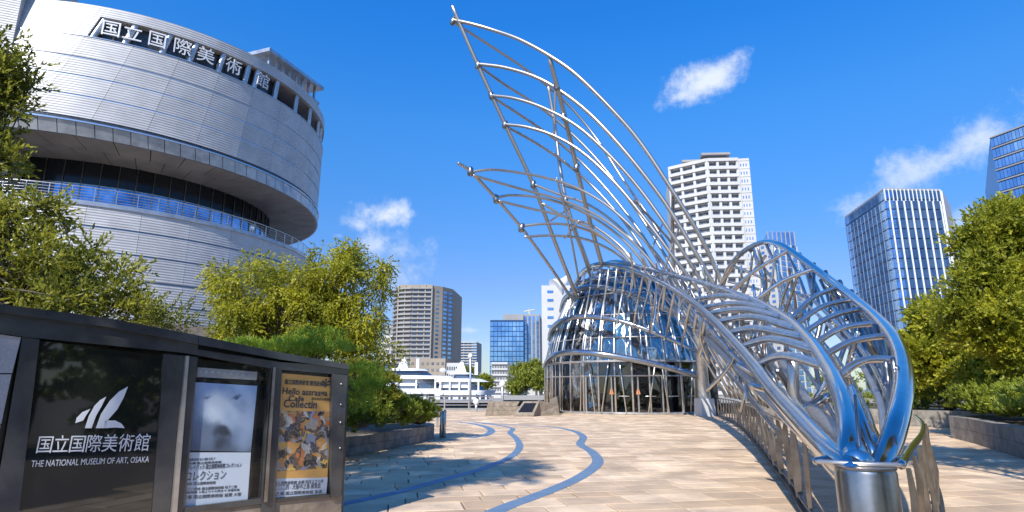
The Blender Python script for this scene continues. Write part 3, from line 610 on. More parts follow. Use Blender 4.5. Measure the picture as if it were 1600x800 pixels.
Mp = [(1336, 752, 4.64), (1328, 728, 4.76), (1327, 690, 4.95), (1325, 652, 5.4), (1313, 612, 6.2), (1293, 573, 7.6), (1266, 534, 9.8), (1232, 501, 13.2), (1190, 476, 18.2), (1140, 456, 24), (1080, 437, 30), (1010, 420, 36), (960, 409, 41), (930, 420, 46)]
Rp = [(1370, 754, 4.64), (1376, 730, 4.78), (1392, 692, 4.95), (1406, 642, 5.4), (1412, 592, 6.3), (1404, 546, 7.6), (1380, 509, 9.4), (1340, 472, 12.6), (1293, 435, 16.8), (1244, 398, 21.3), (1218, 382, 24), (1196, 378, 26.5), (1171, 387, 29), (1150, 404, 31), (1135, 428, 32.5), (1126, 456, 33.5)]
CL = tubepx(Lp, (.095, .19), per=8, n=20); CM = tubepx(Mp, (.078, .15), per=8, n=20); tubepx([(1340, 728, 4.72), (1336, 716, 4.8), (1331, 700, 4.9), (1328, 682, 5.0)], (.13, .075), n=20, name='root_flare')
tubepx([(1368, 722, 4.9), (1357, 690, 5.0), (1343, 645, 5.3), (1331, 605, 6.0)], (.048, .035), n=16); CR = tubepx(Rp, (.078, .14), per=8, n=20)
tubepx([(1346, 724, 4.68), (1340, 670, 4.85), (1336, 618, 5.1)], .014, 'steel_dull', 'thin_post')
def ondepth(C, x, y):
    b = min(C, key=lambda p: (proj(p)[0] - x) ** 2 + (proj(p)[1] - y) ** 2); return b[1]
def rib(a, m_, b, CA, CB, r, lift=0.0, mt='steel_rib', name='cross_rib'):
    Ya, Yb = ondepth(CA, *a), ondepth(CB, *b); Ym = Ya + (Yb - Ya) * .45
    # follow even steps of depth so the rib is a plain arch in space
    near = lambda C, q: min(C, key=lambda p: (proj(p)[0] - q[0]) ** 2 + (proj(p)[1] - q[1]) ** 2)
    C = cr([tuple(near(CA, a)), tuple(at(*m_, Ym - lift)), tuple(near(CB, b))], 10); mb = MB(); mb.tube(C, r, 14); return mb.build(name, M[mt], scu)
for a, m_, b in (((1318, 583), (1348, 564), (1396, 566)), ((1297, 550), (1330, 534), (1387, 527)), ((1279, 531), (1315, 513), (1373, 503)), ((1262, 514), (1300, 494), (1353, 483)), ((1247, 504), (1285, 479), (1338, 462)),
                 ((1232, 496), (1270, 465), (1317, 443)), ((1177, 474), (1222, 440), (1280, 412)), ((1140, 459), (1180, 423), (1234, 386))):
    Y = ondepth(CM, *a); rib(a, m_, b, CM, CR, (.055 + .0025 * Y) * .62)
for a, m_, b in (((1184, 568), (1222, 556), (1292, 577)), ((1159, 540), (1204, 530), (1273, 549)), ((1141, 517), (1180, 513), (1259, 534)), ((1125, 500), (1174, 495), (1246, 518)), ((1112, 485), (1159, 483), (1225, 502)),
                 ((1102, 472), (1150, 474), (1205, 489)), ((1090, 460), (1130, 462), (1180, 474))):
    Y = ondepth(CL, *a); rib(a, m_, b, CL, CM, .036 + .0028 * Y)
# hall rings that run on into the loop
S3 = [(878, 486, 49), (884, 466, 46.5), (905, 452, 43.2), (940, 449, 40.6), (990, 462, 37.8), (1035, 481, 34), (1075, 503, 28), (1112, 536, 20.5), (1151, 573, 14.5), (1180, 602, 11), (1208, 631, 8.9), (1250, 676, 6.6), (1292, 717, 5.2)]
S2 = [(860, 530, 48), (864, 513, 45), (880, 501, 42.2), (905, 495, 40.4), (945, 497, 39), (990, 508, 38.0), (1035, 525, 37.4), (1080, 545, 36.8), (1112, 559, 33), (1145, 590, 23), (1180, 632, 14), (1215, 675, 9.6)]
S1 = [(852, 572, 47), (857, 562, 44), (870, 554, 41.6), (895, 550.5, 39.9), (935, 553, 38.6), (985, 561, 38.1), (1035, 572, 37.9), (1092, 588, 37.9)]
tubepx(S3, (.25, .032), 'ring_steel', per=6); tubepx(S2, (.25, .045), 'ring_steel', per=6); tubepx(S1, .20, 'ring_steel', per=6)
tubepx([(886, 470, 48), (900, 446, 45), (925, 436, 43), (965, 440, 40), (1020, 455, 36), (1070, 484, 30), (1108, 520, 22), (1150, 562, 14.8), (1195, 612, 10.2), (1240, 664, 7.2), (1290, 714, 5.3)], (.12, .025))
tubepx([(892, 452, 48), (915, 425, 44), (960, 424, 40), (1020, 437, 36), (1080, 460, 30), (1125, 498, 21), (1160, 535, 14.5)], (.12, .07))
# struts joining the ring tubes over the glass
def strut(a, b, r=.06, m='steel_satin', nm='strut'): return tubepx([a, b], r, m, nm, 1, 7)
for k in range(17):
    x = 903 + k * 12.5; t0 = min(CL, key=lambda p: abs(proj(p)[0] - x) + (99 if p[1] < 20 else 0)); 
    a = proj(t0); Y = t0[1]; s3y = np.interp(x, [p[0] for p in S3[2:]], [p[1] for p in S3[2:]]); strut((a[0], a[1], Y), (x - 6, s3y, np.interp(x, [p[0] for p in S3[2:]], [p[2] for p in S3[2:]])), .07)
    if k % 2 == 0:
        s2y = np.interp(x, [p[0] for p in S2[3:]], [p[1] for p in S2[3:]]); strut((x - 6, s3y, np.interp(x, [p[0] for p in S3[2:]], [p[2] for p in S3[2:]])), (x - 14, s2y, np.interp(x, [p[0] for p in S2[3:]], [p[2] for p in S2[3:]])), .06)
# the thick pier and its stone foot
pf = atz(1102, 650); mb = MB(); mb.tube([(pf.x, pf.y, .9), tuple(at(1098, 590, pf.y)), tuple(at(1090, 505, pf.y - 1))], [.42, .36, .3], 14); mb.build('pier', M['steel_satin'], scu)
mb = MB(); mb.box((pf.x, pf.y, .52), (.95, .95, 1.04), .2, .9); mb.build('pier_foot', M['white_wall'], scu)
mb = MB(); mb.box((pf.x + .75, pf.y + .4, 2.4), (.25, .5, 4.8), .2); mb.build('pier_plate', M['dark_metal'], scu)
# wings
W = dict(
 A=[[(706, 31, 37), (735, 37, 36.5), (770, 47, 36), (812, 62, 35), (860, 88, 34), (902, 118, 33.4), (955, 170, 33), (1000, 222, 32.8), (1050, 297, 32.6), (1090, 362, 32.6), (1115, 412, 32.8), (1136, 463, 33)],
    [(746, 100, 37.5), (790, 106, 36.6), (838, 121, 35.6), (880, 145, 35), (925, 181, 34.4), (977, 237, 33.8), (1035, 311, 33.4), (1081, 385, 33.2), (1125, 462, 33.2)],
    [(767, 149, 38), (805, 154, 37), (850, 169, 36), (900, 196, 35), (950, 240, 34.4), (1000, 296, 34), (1050, 366, 33.6), (1090, 430, 33.6), (1112, 462, 33.6)],
    [(787, 194, 38.5), (825, 199, 37.6), (870, 214, 36.8), (915, 242, 36), (965, 290, 35), (1010, 345, 34.4), (1055, 405, 34), (1095, 458, 34)]],
 B=[[(706, 33, 37), (750, 61, 38.5), (810, 100, 40), (855, 134, 41), (895, 171, 41.6), (933, 218, 41.5), (975, 283, 40), (1015, 340, 38.5), (1050, 400, 37), (1072, 452, 36)],
    [(748, 103, 37.5), (790, 133, 39.5), (830, 158, 40.6), (872, 190, 41.3), (920, 235, 41), (970, 295, 40), (1015, 360, 38.5), (1048, 415, 37), (1065, 450, 36)],
    [(770, 152, 38), (815, 181, 39.6), (860, 212, 41), (905, 250, 41.5), (950, 298, 40.6), (995, 355, 39), (1030, 410, 37.5), (1052, 448, 36.5)],
    [(790, 197, 38.5), (835, 222, 40), (880, 252, 41), (925, 290, 41.4), (970, 340, 40), (1005, 390, 38.5), (1035, 445, 37)]],
 U=[[(734, 269, 35), (765, 265, 35.3), (800, 268, 36), (850, 277, 36.6), (900, 293, 36.8), (950, 322, 36.5), (1000, 368, 36), (1040, 415, 36), (1060, 448, 36)],
    [(740, 274, 35), (785, 287, 36), (828, 299, 37), (880, 313, 37.4), (937, 339, 37.4), (989, 378, 37), (1030, 425, 36.6), (1048, 450, 36.5)],
    [(774, 309, 36.5), (800, 305, 36.8), (845, 309, 37.3), (895, 324, 37.8), (940, 348, 37.8), (985, 386, 37.4), (1030, 446, 37)],
    [(780, 314, 36.5), (830, 326, 37.5), (880, 338, 38), (930, 362, 38.2), (975, 398, 38), (1012, 442, 37.5)],
    [(811, 354, 37.8), (845, 350, 38), (885, 351, 38.4), (930, 365, 38.5), (975, 395, 38.2), (1010, 432, 37.8)],
    [(820, 370, 37.8), (865, 368, 38.5), (915, 374, 39), (960, 394, 39), (990, 420, 38.6)],
    [(834, 288, 39.6), (872, 303, 39.6), (920, 320, 39.5), (965, 352, 39), (1010, 400, 38), (1040, 440, 37.4)],
    [(848, 318, 39.9), (885, 340, 40), (925, 352, 40), (970, 385, 39.5), (1000, 424, 38.6)]])
for i, p in enumerate(W['A']): tubepx(p, .125 if i < 2 else .11, 'steel_far', 'wing_tube')
for p in W['B']: tubepx(p, .095, 'steel_far', 'wing_tube')
for p in W['U']: tubepx(p, .085, 'steel_far', 'wing_tube')
for p, r_ in (([(707, 10, 36.6), (747, 102, 37.5), (790, 196, 38.5), (833, 288, 39.6), (868, 380, 41), (902, 466, 43)], .14), ([(716, 255, 34.4), (735, 268, 35), (776, 311, 36.5), (815, 356, 37.8), (855, 410, 40), (896, 470, 43)], .10),
              ([(859, 92, 34.2), (882, 180, 35.6), (915, 320, 38.6), (941, 415, 41)], .15), ([(857, 136, 41), (866, 190, 41.3), (884, 312, 41.2), (921, 418, 42)], .13), ([(868, 128, 38), (866, 215, 39)], .09), ([(870, 278, 36.6), (888, 350, 38), (905, 440, 42)], .07),
              ([(894, 352, 38.4), (912, 400, 40), (922, 430, 42)], .10), ([(1052, 300, 32.7), (1051, 352, 36), (1052, 430, 37)], .11), ([(990, 312, 34.5), (1020, 345, 36), (1050, 380, 37)], .07), ([(880, 290, 37), (915, 300, 38.6)], .06)):
    tubepx(p, r_, 'steel_far', 'mast')
# cross bracing between front and back arcs (kept inside the wing)
for (a, b) in (((1020, 385, 34.6), (1035, 350, 38)), ((1035, 430, 34.5), (1062, 352, 33.6)), ((895, 322, 37.6), (860, 345, 39)), ((905, 345, 38), (882, 372, 38.8)), ((975, 283, 40), (1000, 320, 34)), ((868, 240, 41), (882, 252, 36.4)), ((1000, 395, 37), (1025, 440, 34.8)), ((1000, 320, 34), (1012, 352, 38.6))):
    strut(a, b, .06, 'steel_far', 'brace')
for k in range(6):
    x = 985 + k * 20; strut((x, 395 + k * 8, 34), (x + 8, 452 + k * 2, 36), .055, 'steel_far', 'brace')
# sleeves on the wing joints
for x, y, Y in ((708, 33, 37), (747, 102, 37.5), (768, 150, 38), (789, 195, 38.5), (735, 268, 35), (775, 311, 36.5), (815, 356, 37.8), (833, 288, 39.6), (870, 136, 34.9), (881, 182, 35.6), (901, 262, 37.2), (884, 312, 41.2)):
    p = at(x, y, Y); d = Vector((random.uniform(-.3, .3), 0, 1)).normalized(); mb = MB(); mb.tube([p - d * .22, p + d * .22], .19, 8); mb.build('joint_sleeve', M['steel_dull'], scu)
# right-hand loop: hangers, diagonals, inner tubes
for a, b, r_ in (((1170, 390, 29), (1238, 482, 24), .07), ((1196, 379, 26.5), (1238, 490, 22), .07), ((1224, 384, 24), (1264, 476, 20), .065), ((1176, 388, 29), (1200, 476, 28), .10), ((1246, 396, 21.5), (1270, 462, 18.5), .06),
                 ((1272, 412, 19.5), (1262, 500, 17), .06), ((1250, 396, 22), (1300, 505, 16), .05), ((1290, 424, 17.5), (1318, 530, 14), .055), ((1312, 440, 16), (1345, 570, 11), .055), ((1330, 455, 14.5), (1362, 605, 10.5), .05), ((1352, 474, 13), (1376, 620, 9.5), .045),
                 ((1372, 497, 11), (1386, 640, 8), .04), ((1388, 528, 9.5), (1394, 650, 7), .035), ((1145, 415, 31), (1262, 466, 22), .07), ((1138, 440, 32), (1185, 452, 28), .07), ((1128, 470, 32), (1250, 520, 22), .07), ((1140, 462, 31), (1196, 400, 27), .07),
                 ((1300, 440, 17), (1290, 520, 15), .045), ((1335, 480, 14), (1352, 560, 12), .045), ((1398, 568, 8), (1404, 655, 6.4), .03), ((1363, 520, 13), (1372, 600, 11), .04), ((1155, 400, 30.5), (1120, 450, 33), .07), ((1384, 566, 6.8), (1388, 650, 6.0), .022), ((1395, 560, 6.6), (1399, 640, 5.7), .02), ((1366, 508, 9.4), (1384, 600, 7.6), .03), ((1340, 492, 12), (1368, 560, 10), .035), ((1322, 468, 14), (1340, 545, 12), .04), ((1300, 448, 16), (1322, 500, 14), .045), ((1282, 438, 18), (1298, 486, 16), .05), ((1262, 424, 19.5), (1280, 478, 17.5), .05)):
    C = cr([tuple(at(*a)), tuple(at((a[0] + b[0]) / 2 + 3, (a[1] + b[1]) / 2, (a[2] + b[2]) / 2 + .3)), tuple(at(*b))], 4); mb = MB(); mb.tube(C, r_ * (1.25 if a[0] > 1300 else 1), 8); mb.build('hanger', M['steel_dull'] if a[0] > 1255 else M['steel_rib'], scu)
# lower inner tubes sweeping to the base
tubepx([(1222, 560, 14), (1240, 602, 11.5), (1270, 643, 9), (1314, 688, 6.6), (1345, 716, 5.5)], (.13, .12), 'steel_satin', 'inner_tube', n=14)
tubepx([(1239, 560, 9.3), (1240, 640, 9.3)], .085, 'steel_satin', 'inner_post', 2)
tubepx([(1258, 640, 9), (1300, 620, 9), (1340, 640, 8), (1372, 700, 5.8)], .07, 'steel', 'inner_tube')
random.seed(21)
def along(C, t): 
    i = t * (len(C) - 1); k = int(min(i, len(C) - 2)); return Vector(C[k]) * (1 - (i - k)) + Vector(C[k + 1]) * (i - k)
for k in range(12):                     # hanging web inside the loop, below the three main tubes
    s0 = k / 11; pts = []
    for t in (0.03, .12, .22, .32, .44, .55):
        a, b = along(CL, t), along(CR, t); q = a.lerp(b, .10 + .8 * s0); q.z -= (t ** .8) * 2.2 * math.sin(math.pi * (.15 + .7 * s0)) * (.6 + .5 * ((k * 37) % 10) / 10); q.z = max(q.z, .5 + t); pts.append(tuple(q))
    mb = MB(); mb.tube(cr(pts, 6), .028 + .012 * (k % 3), 7); mb.build('web_tube', M['steel'] if k % 2 else M['steel_satin'], scu)
for k in range(46):
    t = .42 + .40 * ((k * .618) % 1); a, b = along(CL, t), along(CR, min(1, t + random.uniform(-.05, .05))); c = along(CM, t)
    s1 = random.random(); q0 = a.lerp(c, s1) if k % 2 else c.lerp(b, s1); q1 = q0 + Vector((random.uniform(-.8, .8), random.uniform(-1.5, 1.5), -random.uniform(1.0, 2.2) * (.5 + t * 1.6))) * min(1, q0.y / 18); q1.z = max(.4, q1.z)
    m_ = (q0 + q1) / 2 + Vector((random.uniform(-.25, .25), random.uniform(-.3, .3), 0)); mb = MB(); mb.tube(cr([tuple(q0), tuple(m_), tuple(q1)], 4), .03 + .035 * t, 6); mb.build('web_strut', M['steel'] if k % 3 else M['steel_dull'], scu)
# side struts from the left main tube down to the rail line
RLb = [atz(x, y) for x, y in ((1119, 649.5), (1134, 655), (1149, 662.5), (1167, 678), (1185, 697), (1212, 733), (1240, 768), (1256, 797))] 
RLb += [Vector((RLb[-1].x - .55, RLb[-1].y - 1.6, 0)), Vector((2.42, 4.6, 0)), Vector((2.16, 4.42, 0))]
CB = [Vector(c) for c in cr([tuple(p) for p in RLb], 12)]
PB = arc_resample(CB, 1.15)
for k, p in enumerate(PB[3:-4]):
    if p.y < 9: continue
    best = min(CL, key=lambda q: abs(q[1] - p.y)); mid_ = Vector((best[0], best[1], best[2])); 
    lo = Vector((p.x + .25, p.y + .1, 1.15)); mm = lo.lerp(mid_, .5) + Vector((-.12 if k % 2 else .18, 0, .1))
    mb = MB(); mb.tube(cr([tuple(lo), tuple(mm), tuple(mid_ + Vector((0, (.7 if k % 2 else -.7), 0)))], 4), .05, 7); mb.build('side_strut', M['steel'] if k % 2 else M['steel_dull'], scu)
# the base drum
bc = atz(1351, 731, 1.03); br_ = .205
mb = MB(); mb.tube([(bc.x, bc.y, -.02), (bc.x, bc.y, 1.0), (bc.x, bc.y, 1.03)], [br_, br_, br_ - .01], 40); mb.build('base_drum', M['drum_steel'], scu)
mb = MB(); mb.tube([(bc.x, bc.y, 1.03), (bc.x, bc.y, 1.045)], br_ + .003, 40); mb.build('base_collar', M['drum_steel'], scu)
# ------------------------------------------------------------------ railing round the sculpture
rl = thing('sculpture_railing', 'low steel railing of flat plates round the foot of the sculpture', 'railing')
H_ = 1.06
RRt = [atz(x, y, H_) for x, y in ((1408, 727), (1424, 700), (1441, 677), (1441, 661), (1430, 650))]
CRt = [Vector(c) for c in cr([tuple(p) for p in RRt], 12)]
topL = [p + Vector((0, 0, H_)) for p in CB[:-1]]; tl = atz(1275, 721, H_)
mb = MB(); mb.tube([tuple(p) for p in topL[:-14]] + [tuple(tl)], .03, 8); mb.build('handrail', M['steel'], rl)
mb = MB(); mb.tube([tuple(tl), tuple(atz(1340, 725, H_)), tuple(RRt[0])], .018, 10); mb.build('front_bar', M['steel_satin'], rl)
mb = MB(); mb.tube([tuple(p) for p in CRt], .032, 8); mb.build('handrail', M['steel'], rl)
mb = MB(); mb.tube([(p.x, p.y, .12) for p in CB[:-14]], .03, 6); mb.build('bottom_rail', M['dark_metal'], rl)
mb = MB()
for a, b in zip(CB[:-14], CB[1:-13]):
    t = (b - a).normalized(); n_ = Vector((-t.y, t.x, 0)) * .07; mb.hexa([a - n_ - up * .01, b - n_ - up * .01, b + n_ - up * .01, a + n_ - up * .01, a - n_ + up * .06, b - n_ + up * .06, b + n_ + up * .06, a + n_ + up * .06])
mb.build('rail_kerb', M['dark_metal'], rl)
def post(p, t, wd, h):
    n_ = Vector((-t.y, t.x, 0)); k = random.uniform(-.03, .03); mb = MB(); q = []
    a = (n_ * .8 + t * .35).normalized(); b = Vector((-a.y, a.x, 0)) * .014
    wd *= .55 if p.y < 9 else 1
    for z, w0, sft in ((0.0, wd * .6, 0), (h * .38, wd, k), (h * .8, wd * .85, -k), (h, wd * .45, 0)):
        c = Vector((p.x, p.y, z)) + a * sft; q.append([c - a * w0 / 2 - b, c + a * w0 / 2 - b, c + a * w0 / 2 + b, c - a * w0 / 2 + b])
    for u_, v_ in zip(q, q[1:]): mb.add(u_ + v_, [(0, 1, 5, 4), (1, 2, 6, 5), (2, 3, 7, 6), (3, 0, 4, 7)])
    mb.add(q[0], [(3, 2, 1, 0)]); mb.add(q[-1], [(0, 1, 2, 3)]); mb.build('plate_post', M['steel_post'], rl)
PP = arc_resample(CB, 1.3)
for a, b in zip(PP[:-3], PP[1:-2]): post(a, (b - a).normalized(), .12 if a.y < 14 else .08, H_ - .02)
CRb = [Vector((p.x + .05, p.y, 0)) for p in CRt]; PR = arc_resample(CRb, 1.0)
for a, b in zip(PR, PR[1:]): post(a, (b - a).normalized(), .09, H_ - .02)
mb = MB()
for a, b in zip(CRb, CRb[1:]):
    t = (b - a).normalized(); n_ = Vector((-t.y, t.x, 0)) * .07; mb.hexa([a - n_ - up * .01, b - n_ - up * .01, b + n_ - up * .01, a + n_ - up * .01, a - n_ + up * .06, b - n_ + up * .06, b + n_ + up * .06, a + n_ + up * .06])
mb.build('rail_kerb', M['dark_metal'], rl)

# ------------------------------------------------------------------ planters
def block_wall(parent, path, h0, h1, th, ln, m, lip=None, name='stone_block', courses=2):
    P = arc_resample([Vector(p) for p in path], .08); n = len(P); hs = [(h0 + (h1 - h0) * c / courses, h0 + (h1 - h0) * (c + 1) / courses) for c in range(courses)]
    k = max(1, int(ln / .08))
    for ci, (z0, z1) in enumerate(hs):
        i = 0; first = (k // 2 if ci % 2 else k)
        while i < n - 2:
            j = min(n - 1, i + first); first = k; seg = P[i:j + 1]; mb = MB(); ins = []
            sub = seg[::3] if (len(seg) - 1) % 3 == 0 else seg[::3] + [seg[-1]]
            vs = []
            o_ = random.uniform(-.004, .004)
            for q_i, p in enumerate(sub):
                a = sub[max(0, q_i - 1)]; b = sub[min(len(sub) - 1, q_i + 1)]; t = (b - a).normalized(); nn_ = Vector((-t.y, t.x, 0))
                e = t * .006 * (1 if q_i == 0 else (-1 if q_i == len(sub) - 1 else 0)); p = p + e
                vs += [Vector((p.x, p.y, z0 + .004)) + nn_ * o_, Vector((p.x, p.y, z1 - .004)) + nn_ * o_, Vector((p.x, p.y, z1 - .004)) + nn_ * th, Vector((p.x, p.y, z0 + .004)) + nn_ * th]
            mm = len(sub); mb.add(vs, [(r * 4 + c, r * 4 + (c + 1) % 4, r * 4 + 4 + (c + 1) % 4, r * 4 + 4 + c) for r in range(mm - 1) for c in range(4)] + [(3, 2, 1, 0), ((mm - 1) * 4, (mm - 1) * 4 + 1, (mm - 1) * 4 + 2, (mm - 1) * 4 + 3)])
            mb.build(name, m, parent); i = j
def plan(pts): return [tuple(c) for c in cr([(x, y, 0) for x, y in pts], 8)]
pl = thing('planter', 'curved low stone planter on the left with clipped round hedge', 'planter')
lp = plan([(-5.6, 10.6), (-4.6, 13.2), (-3.75, 15.8), (-3.0, 18.2), (-2.62, 20.0), (-2.75, 21.2), (-3.6, 22.3), (-5.2, 23.2), (-8, 24.2), (-13, 25.2)])
block_wall(pl, lp, 0.0, .45, .28, .95, M['planter'])
mb = MB(); mb.prism([(p[0] - .25, p[1]) for p in lp[:]] + [(-24, 25), (-24, 9), (-6, 9)], -.02, .36); mb.build('planter_soil', M['soil'], pl)
pr = thing('planter', 'straight dark stone planter with hedge at the right picture edge', 'planter')
rp_ = plan([(19.5, 22.6), (17, 21.6), (15.0, 20.9), (14.65, 20.4), (13.9, 18.6), (12.5, 15.7), (11.3, 13.0), (10.1, 10), (8.9, 6.5), (8.2, 3)])
block_wall(pr, rp_[::-1], 0.0, .72, -.3, 1.2, M['planter'])
mb = MB(); mb.prism([(p[0] + .2, p[1] - .05) for p in rp_] + [(26, 3), (28, 23)], -.02, .6); mb.build('planter_soil', M['soil'], pr)
pr2 = thing('planter', 'farther low stone planter beyond the right path with small hedge', 'planter')
rp2 = plan([(14.0, 35), (15.4, 31.5), (17.0, 28.3), (18.5, 26.2), (20, 25.6), (24, 25.8)])
block_wall(pr2, rp2, 0.0, .7, .3, 1.2, M['planter'])
mb = MB(); mb.prism([(p[0] + .2, p[1] + .2) for p in rp2] + [(40, 30), (40, 46), (15, 46)], -.02, .6); mb.build('planter_soil', M['soil'], pr2)

# ------------------------------------------------------------------ foliage
def rot_basis(n):
    d = np.random.normal(size=(n, 3)); d /= np.linalg.norm(d, axis=1)[:, None]; return d
def leaf_mesh(name, m, pos, dirs, length, width, parent, fold=.25, jitter=.25):
    n = len(pos); L_ = length * (1 + np.random.uniform(-jitter, jitter, n))[:, None]; W_ = width * (1 + np.random.uniform(-jitter, jitter, n))[:, None]
    r = rot_basis(n); side = np.cross(dirs, r); side /= np.linalg.norm(side, axis=1)[:, None] + 1e-9; nr = np.cross(side, dirs)
    base = pos; tip = pos + dirs * L_; mid_ = pos + dirs * L_ * .5
    v = np.stack([base, mid_ + side * W_ * .5 + nr * W_ * fold, tip, mid_ - side * W_ * .5 + nr * W_ * fold], 1).reshape(-1, 3)
    me = bpy.data.meshes.new(name); me.vertices.add(4 * n); me.vertices.foreach_set('co', v.astype(np.float32).ravel())
    me.loops.add(4 * n); me.loops.foreach_set('vertex_index', np.arange(4 * n, dtype=np.int32)); me.polygons.add(n); me.polygons.foreach_set('loop_start', np.arange(0, 4 * n, 4, dtype=np.int32)); me.polygons.foreach_set('loop_total', np.full(n, 4, dtype=np.int32))
    me.materials.append(m); me.update(); me.validate(); o = bpy.data.objects.new(name, me); col.objects.link(o); o.parent = parent; return o
def clumps_in(ell, n, rr, top=.0):
    """ell: list of (centre Vector, (rx,ry,rz)); sub-clump centres mostly near the outside"""
    out_ = []
    vol = [e[1][0] * e[1][1] * e[1][2] for e in ell]; tot = sum(vol)
    for (c, s), v in zip(ell, vol):
        k = max(3, int(n * v / tot))
        for _ in range(k):
            d = np.random.normal(size=3); d /= np.linalg.norm(d); q = np.array(c) + d * np.array(s) * np.random.uniform(.35, 1.0) ** .6
            out_.append((q, rr * np.random.uniform(.6, 1.25)))
    return out_
def sprays(clumps, per, spread=.55, nleaf=9, up_bias=.3, droop=0.0, sprlen=.35):
    pos, dirs = [], []
    for c, r in clumps:
        k = max(3, int(per * np.random.uniform(.7, 1.3)))
        d = rot_basis(k); d[:, 2] += up_bias * .5; o = c + d * r * np.random.uniform(.25, 1.0, (k, 1)) * np.array([1, 1, .62])
        ax = d + np.random.normal(size=(k, 3)) * .5; ax[:, 2] -= droop; ax /= np.linalg.norm(ax, axis=1)[:, None]
        t = np.linspace(0, 1, nleaf)
        for j in range(nleaf):
            pos.append(o + ax * sprlen * t[j] + np.array([0, 0, -1]) * droop * sprlen * t[j] ** 2 * .6); rd = rot_basis(k) * spread * 1.4 + ax; rd[:, 2] += up_bias - droop * .6; dirs.append(rd / np.linalg.norm(rd, axis=1)[:, None])
    return np.concatenate(pos), np.concatenate(dirs)
def trunk_mesh(base, clumps, parent, r0, fork_h, nb=14, m='bark'):
    mb = MB(); base = Vector(base); ctr = Vector(tuple(np.mean([c for c, _ in clumps], axis=0))); fork = base.lerp(Vector((ctr.x, ctr.y, base.z + fork_h)), .5); fork.z = base.z + fork_h
    mb.tube(cr([tuple(base), tuple(base.lerp(fork, .5) + Vector((.06, .05, 0))), tuple(fork)], 4), [r0 * (1.15 - .4 * i / 8) for i in range(9)], 10)
    idx = list(range(len(clumps))); random.shuffle(idx)
    for i in idx[:nb]:
        e = Vector(tuple(clumps[i][0])); mdl = fork.lerp(e, .5) + Vector((random.uniform(-.2, .2), random.uniform(-.2, .2), random.uniform(-.1, .25))); s_ = fork.lerp(Vector((ctr.x, ctr.y, ctr.z)), random.uniform(0, .35))
        C = cr([tuple(s_), tuple(mdl), tuple(e)], 5); mb.tube(C, [r0 * .42 * (1 - .85 * j / (len(C) - 1)) for j in range(len(C))], 6)
        for _ in range(2):
            i2 = random.choice(idx); e2 = Vector(tuple(clumps[i2][0]))
            if (e2 - mdl).length < (e - fork).length * .9: mb.tube(cr([tuple(mdl), tuple(mdl.lerp(e2, .5) + Vector((random.uniform(-.1, .1),) * 3)), tuple(e2)], 3), [r0 * .2, r0 * .17, r0 * .14, r0 * .1, r0 * .08, r0 * .05, r0 * .03], 5)
    return mb.build('trunk', M[m], parent)
def epx(x, y, Y, rx, ry, dk=.8):       # ellipsoid from its outline at a depth
    s = Y / F * .99; c = at(x, y, Y); return (np.array(c), (rx * s, rx * s * dk, ry * s))
def tree(name, label, cat, ell, base, r0, fork, n, rr, per, leaf, m, group=None, nleaf=9, up_bias=.3, droop=0.0, spr=.35, nb=14, spread=.55, crown='crown'):
    t = thing(name, label, cat, group); c = clumps_in(ell, n, rr); p, d = sprays(c, per, spread, nleaf, up_bias, droop, spr)
    leaf_mesh(crown, M[m], p, d, leaf[0], leaf[1], t)
    if r0: trunk_mesh(base, c, t, r0, fork, nb)
    return t
# left trees
tree('broadleaf_tree', 'dark leafy tree reaching in at the top left corner before the tower', 'tree', [epx(-40, 130, 13, 85, 55), epx(15, 88, 13, 42, 26), epx(-20, 240, 13, 50, 50), epx(20, 155, 13, 26, 40)], (-14.2, 14.0, 0), .2, 4, 75, .36, 24, (.13, .055), 'leaf_left', nb=30)
tree('broadleaf_tree', 'spreading olive green tree just behind the left end of the sign', 'tree', [epx(20, 400, 12.5, 90, 75), epx(120, 440, 12.5, 80, 60), epx(60, 350, 12.5, 60, 45), epx(-60, 380, 12.5, 80, 100), epx(100, 490, 12, 100, 30), epx(195, 470, 12.5, 24, 18)], (-9.3, 13.0, 0), .16, 2.0, 105, .34, 24, (.125, .05), 'leaf_left', nb=40)
tree('small_shrub', 'small sprawling shrub between the two left trees above the sign', 'shrub', [epx(255, 500, 12.5, 45, 16), epx(228, 478, 12.5, 22, 12)], (-7.0, 12.6, .3), .04, .8, 14, .22, 22, (.08, .035), 'leaf_left', nb=8)
tree('weeping_tree', 'yellow green weeping tree behind the poster cases of the sign', 'tree', [epx(430, 455, 17, 95, 50), epx(520, 440, 17, 70, 48), epx(470, 500, 17, 130, 50), epx(400, 420, 17, 45, 22), epx(545, 500, 17, 55, 70), epx(370, 500, 17, 55, 30), epx(330, 430, 17, 20, 14), epx(590, 420, 17, 18, 26), epx(550, 393, 17, 14, 8), epx(570, 555, 17, 40, 45), epx(595, 460, 17.3, 10, 28)],
     (-6.3, 17.8, .3), .16, 1.6, 150, .36, 44, (.085, .042), 'leaf_weep', nleaf=10, up_bias=.0, droop=.5, spr=.34, nb=46)
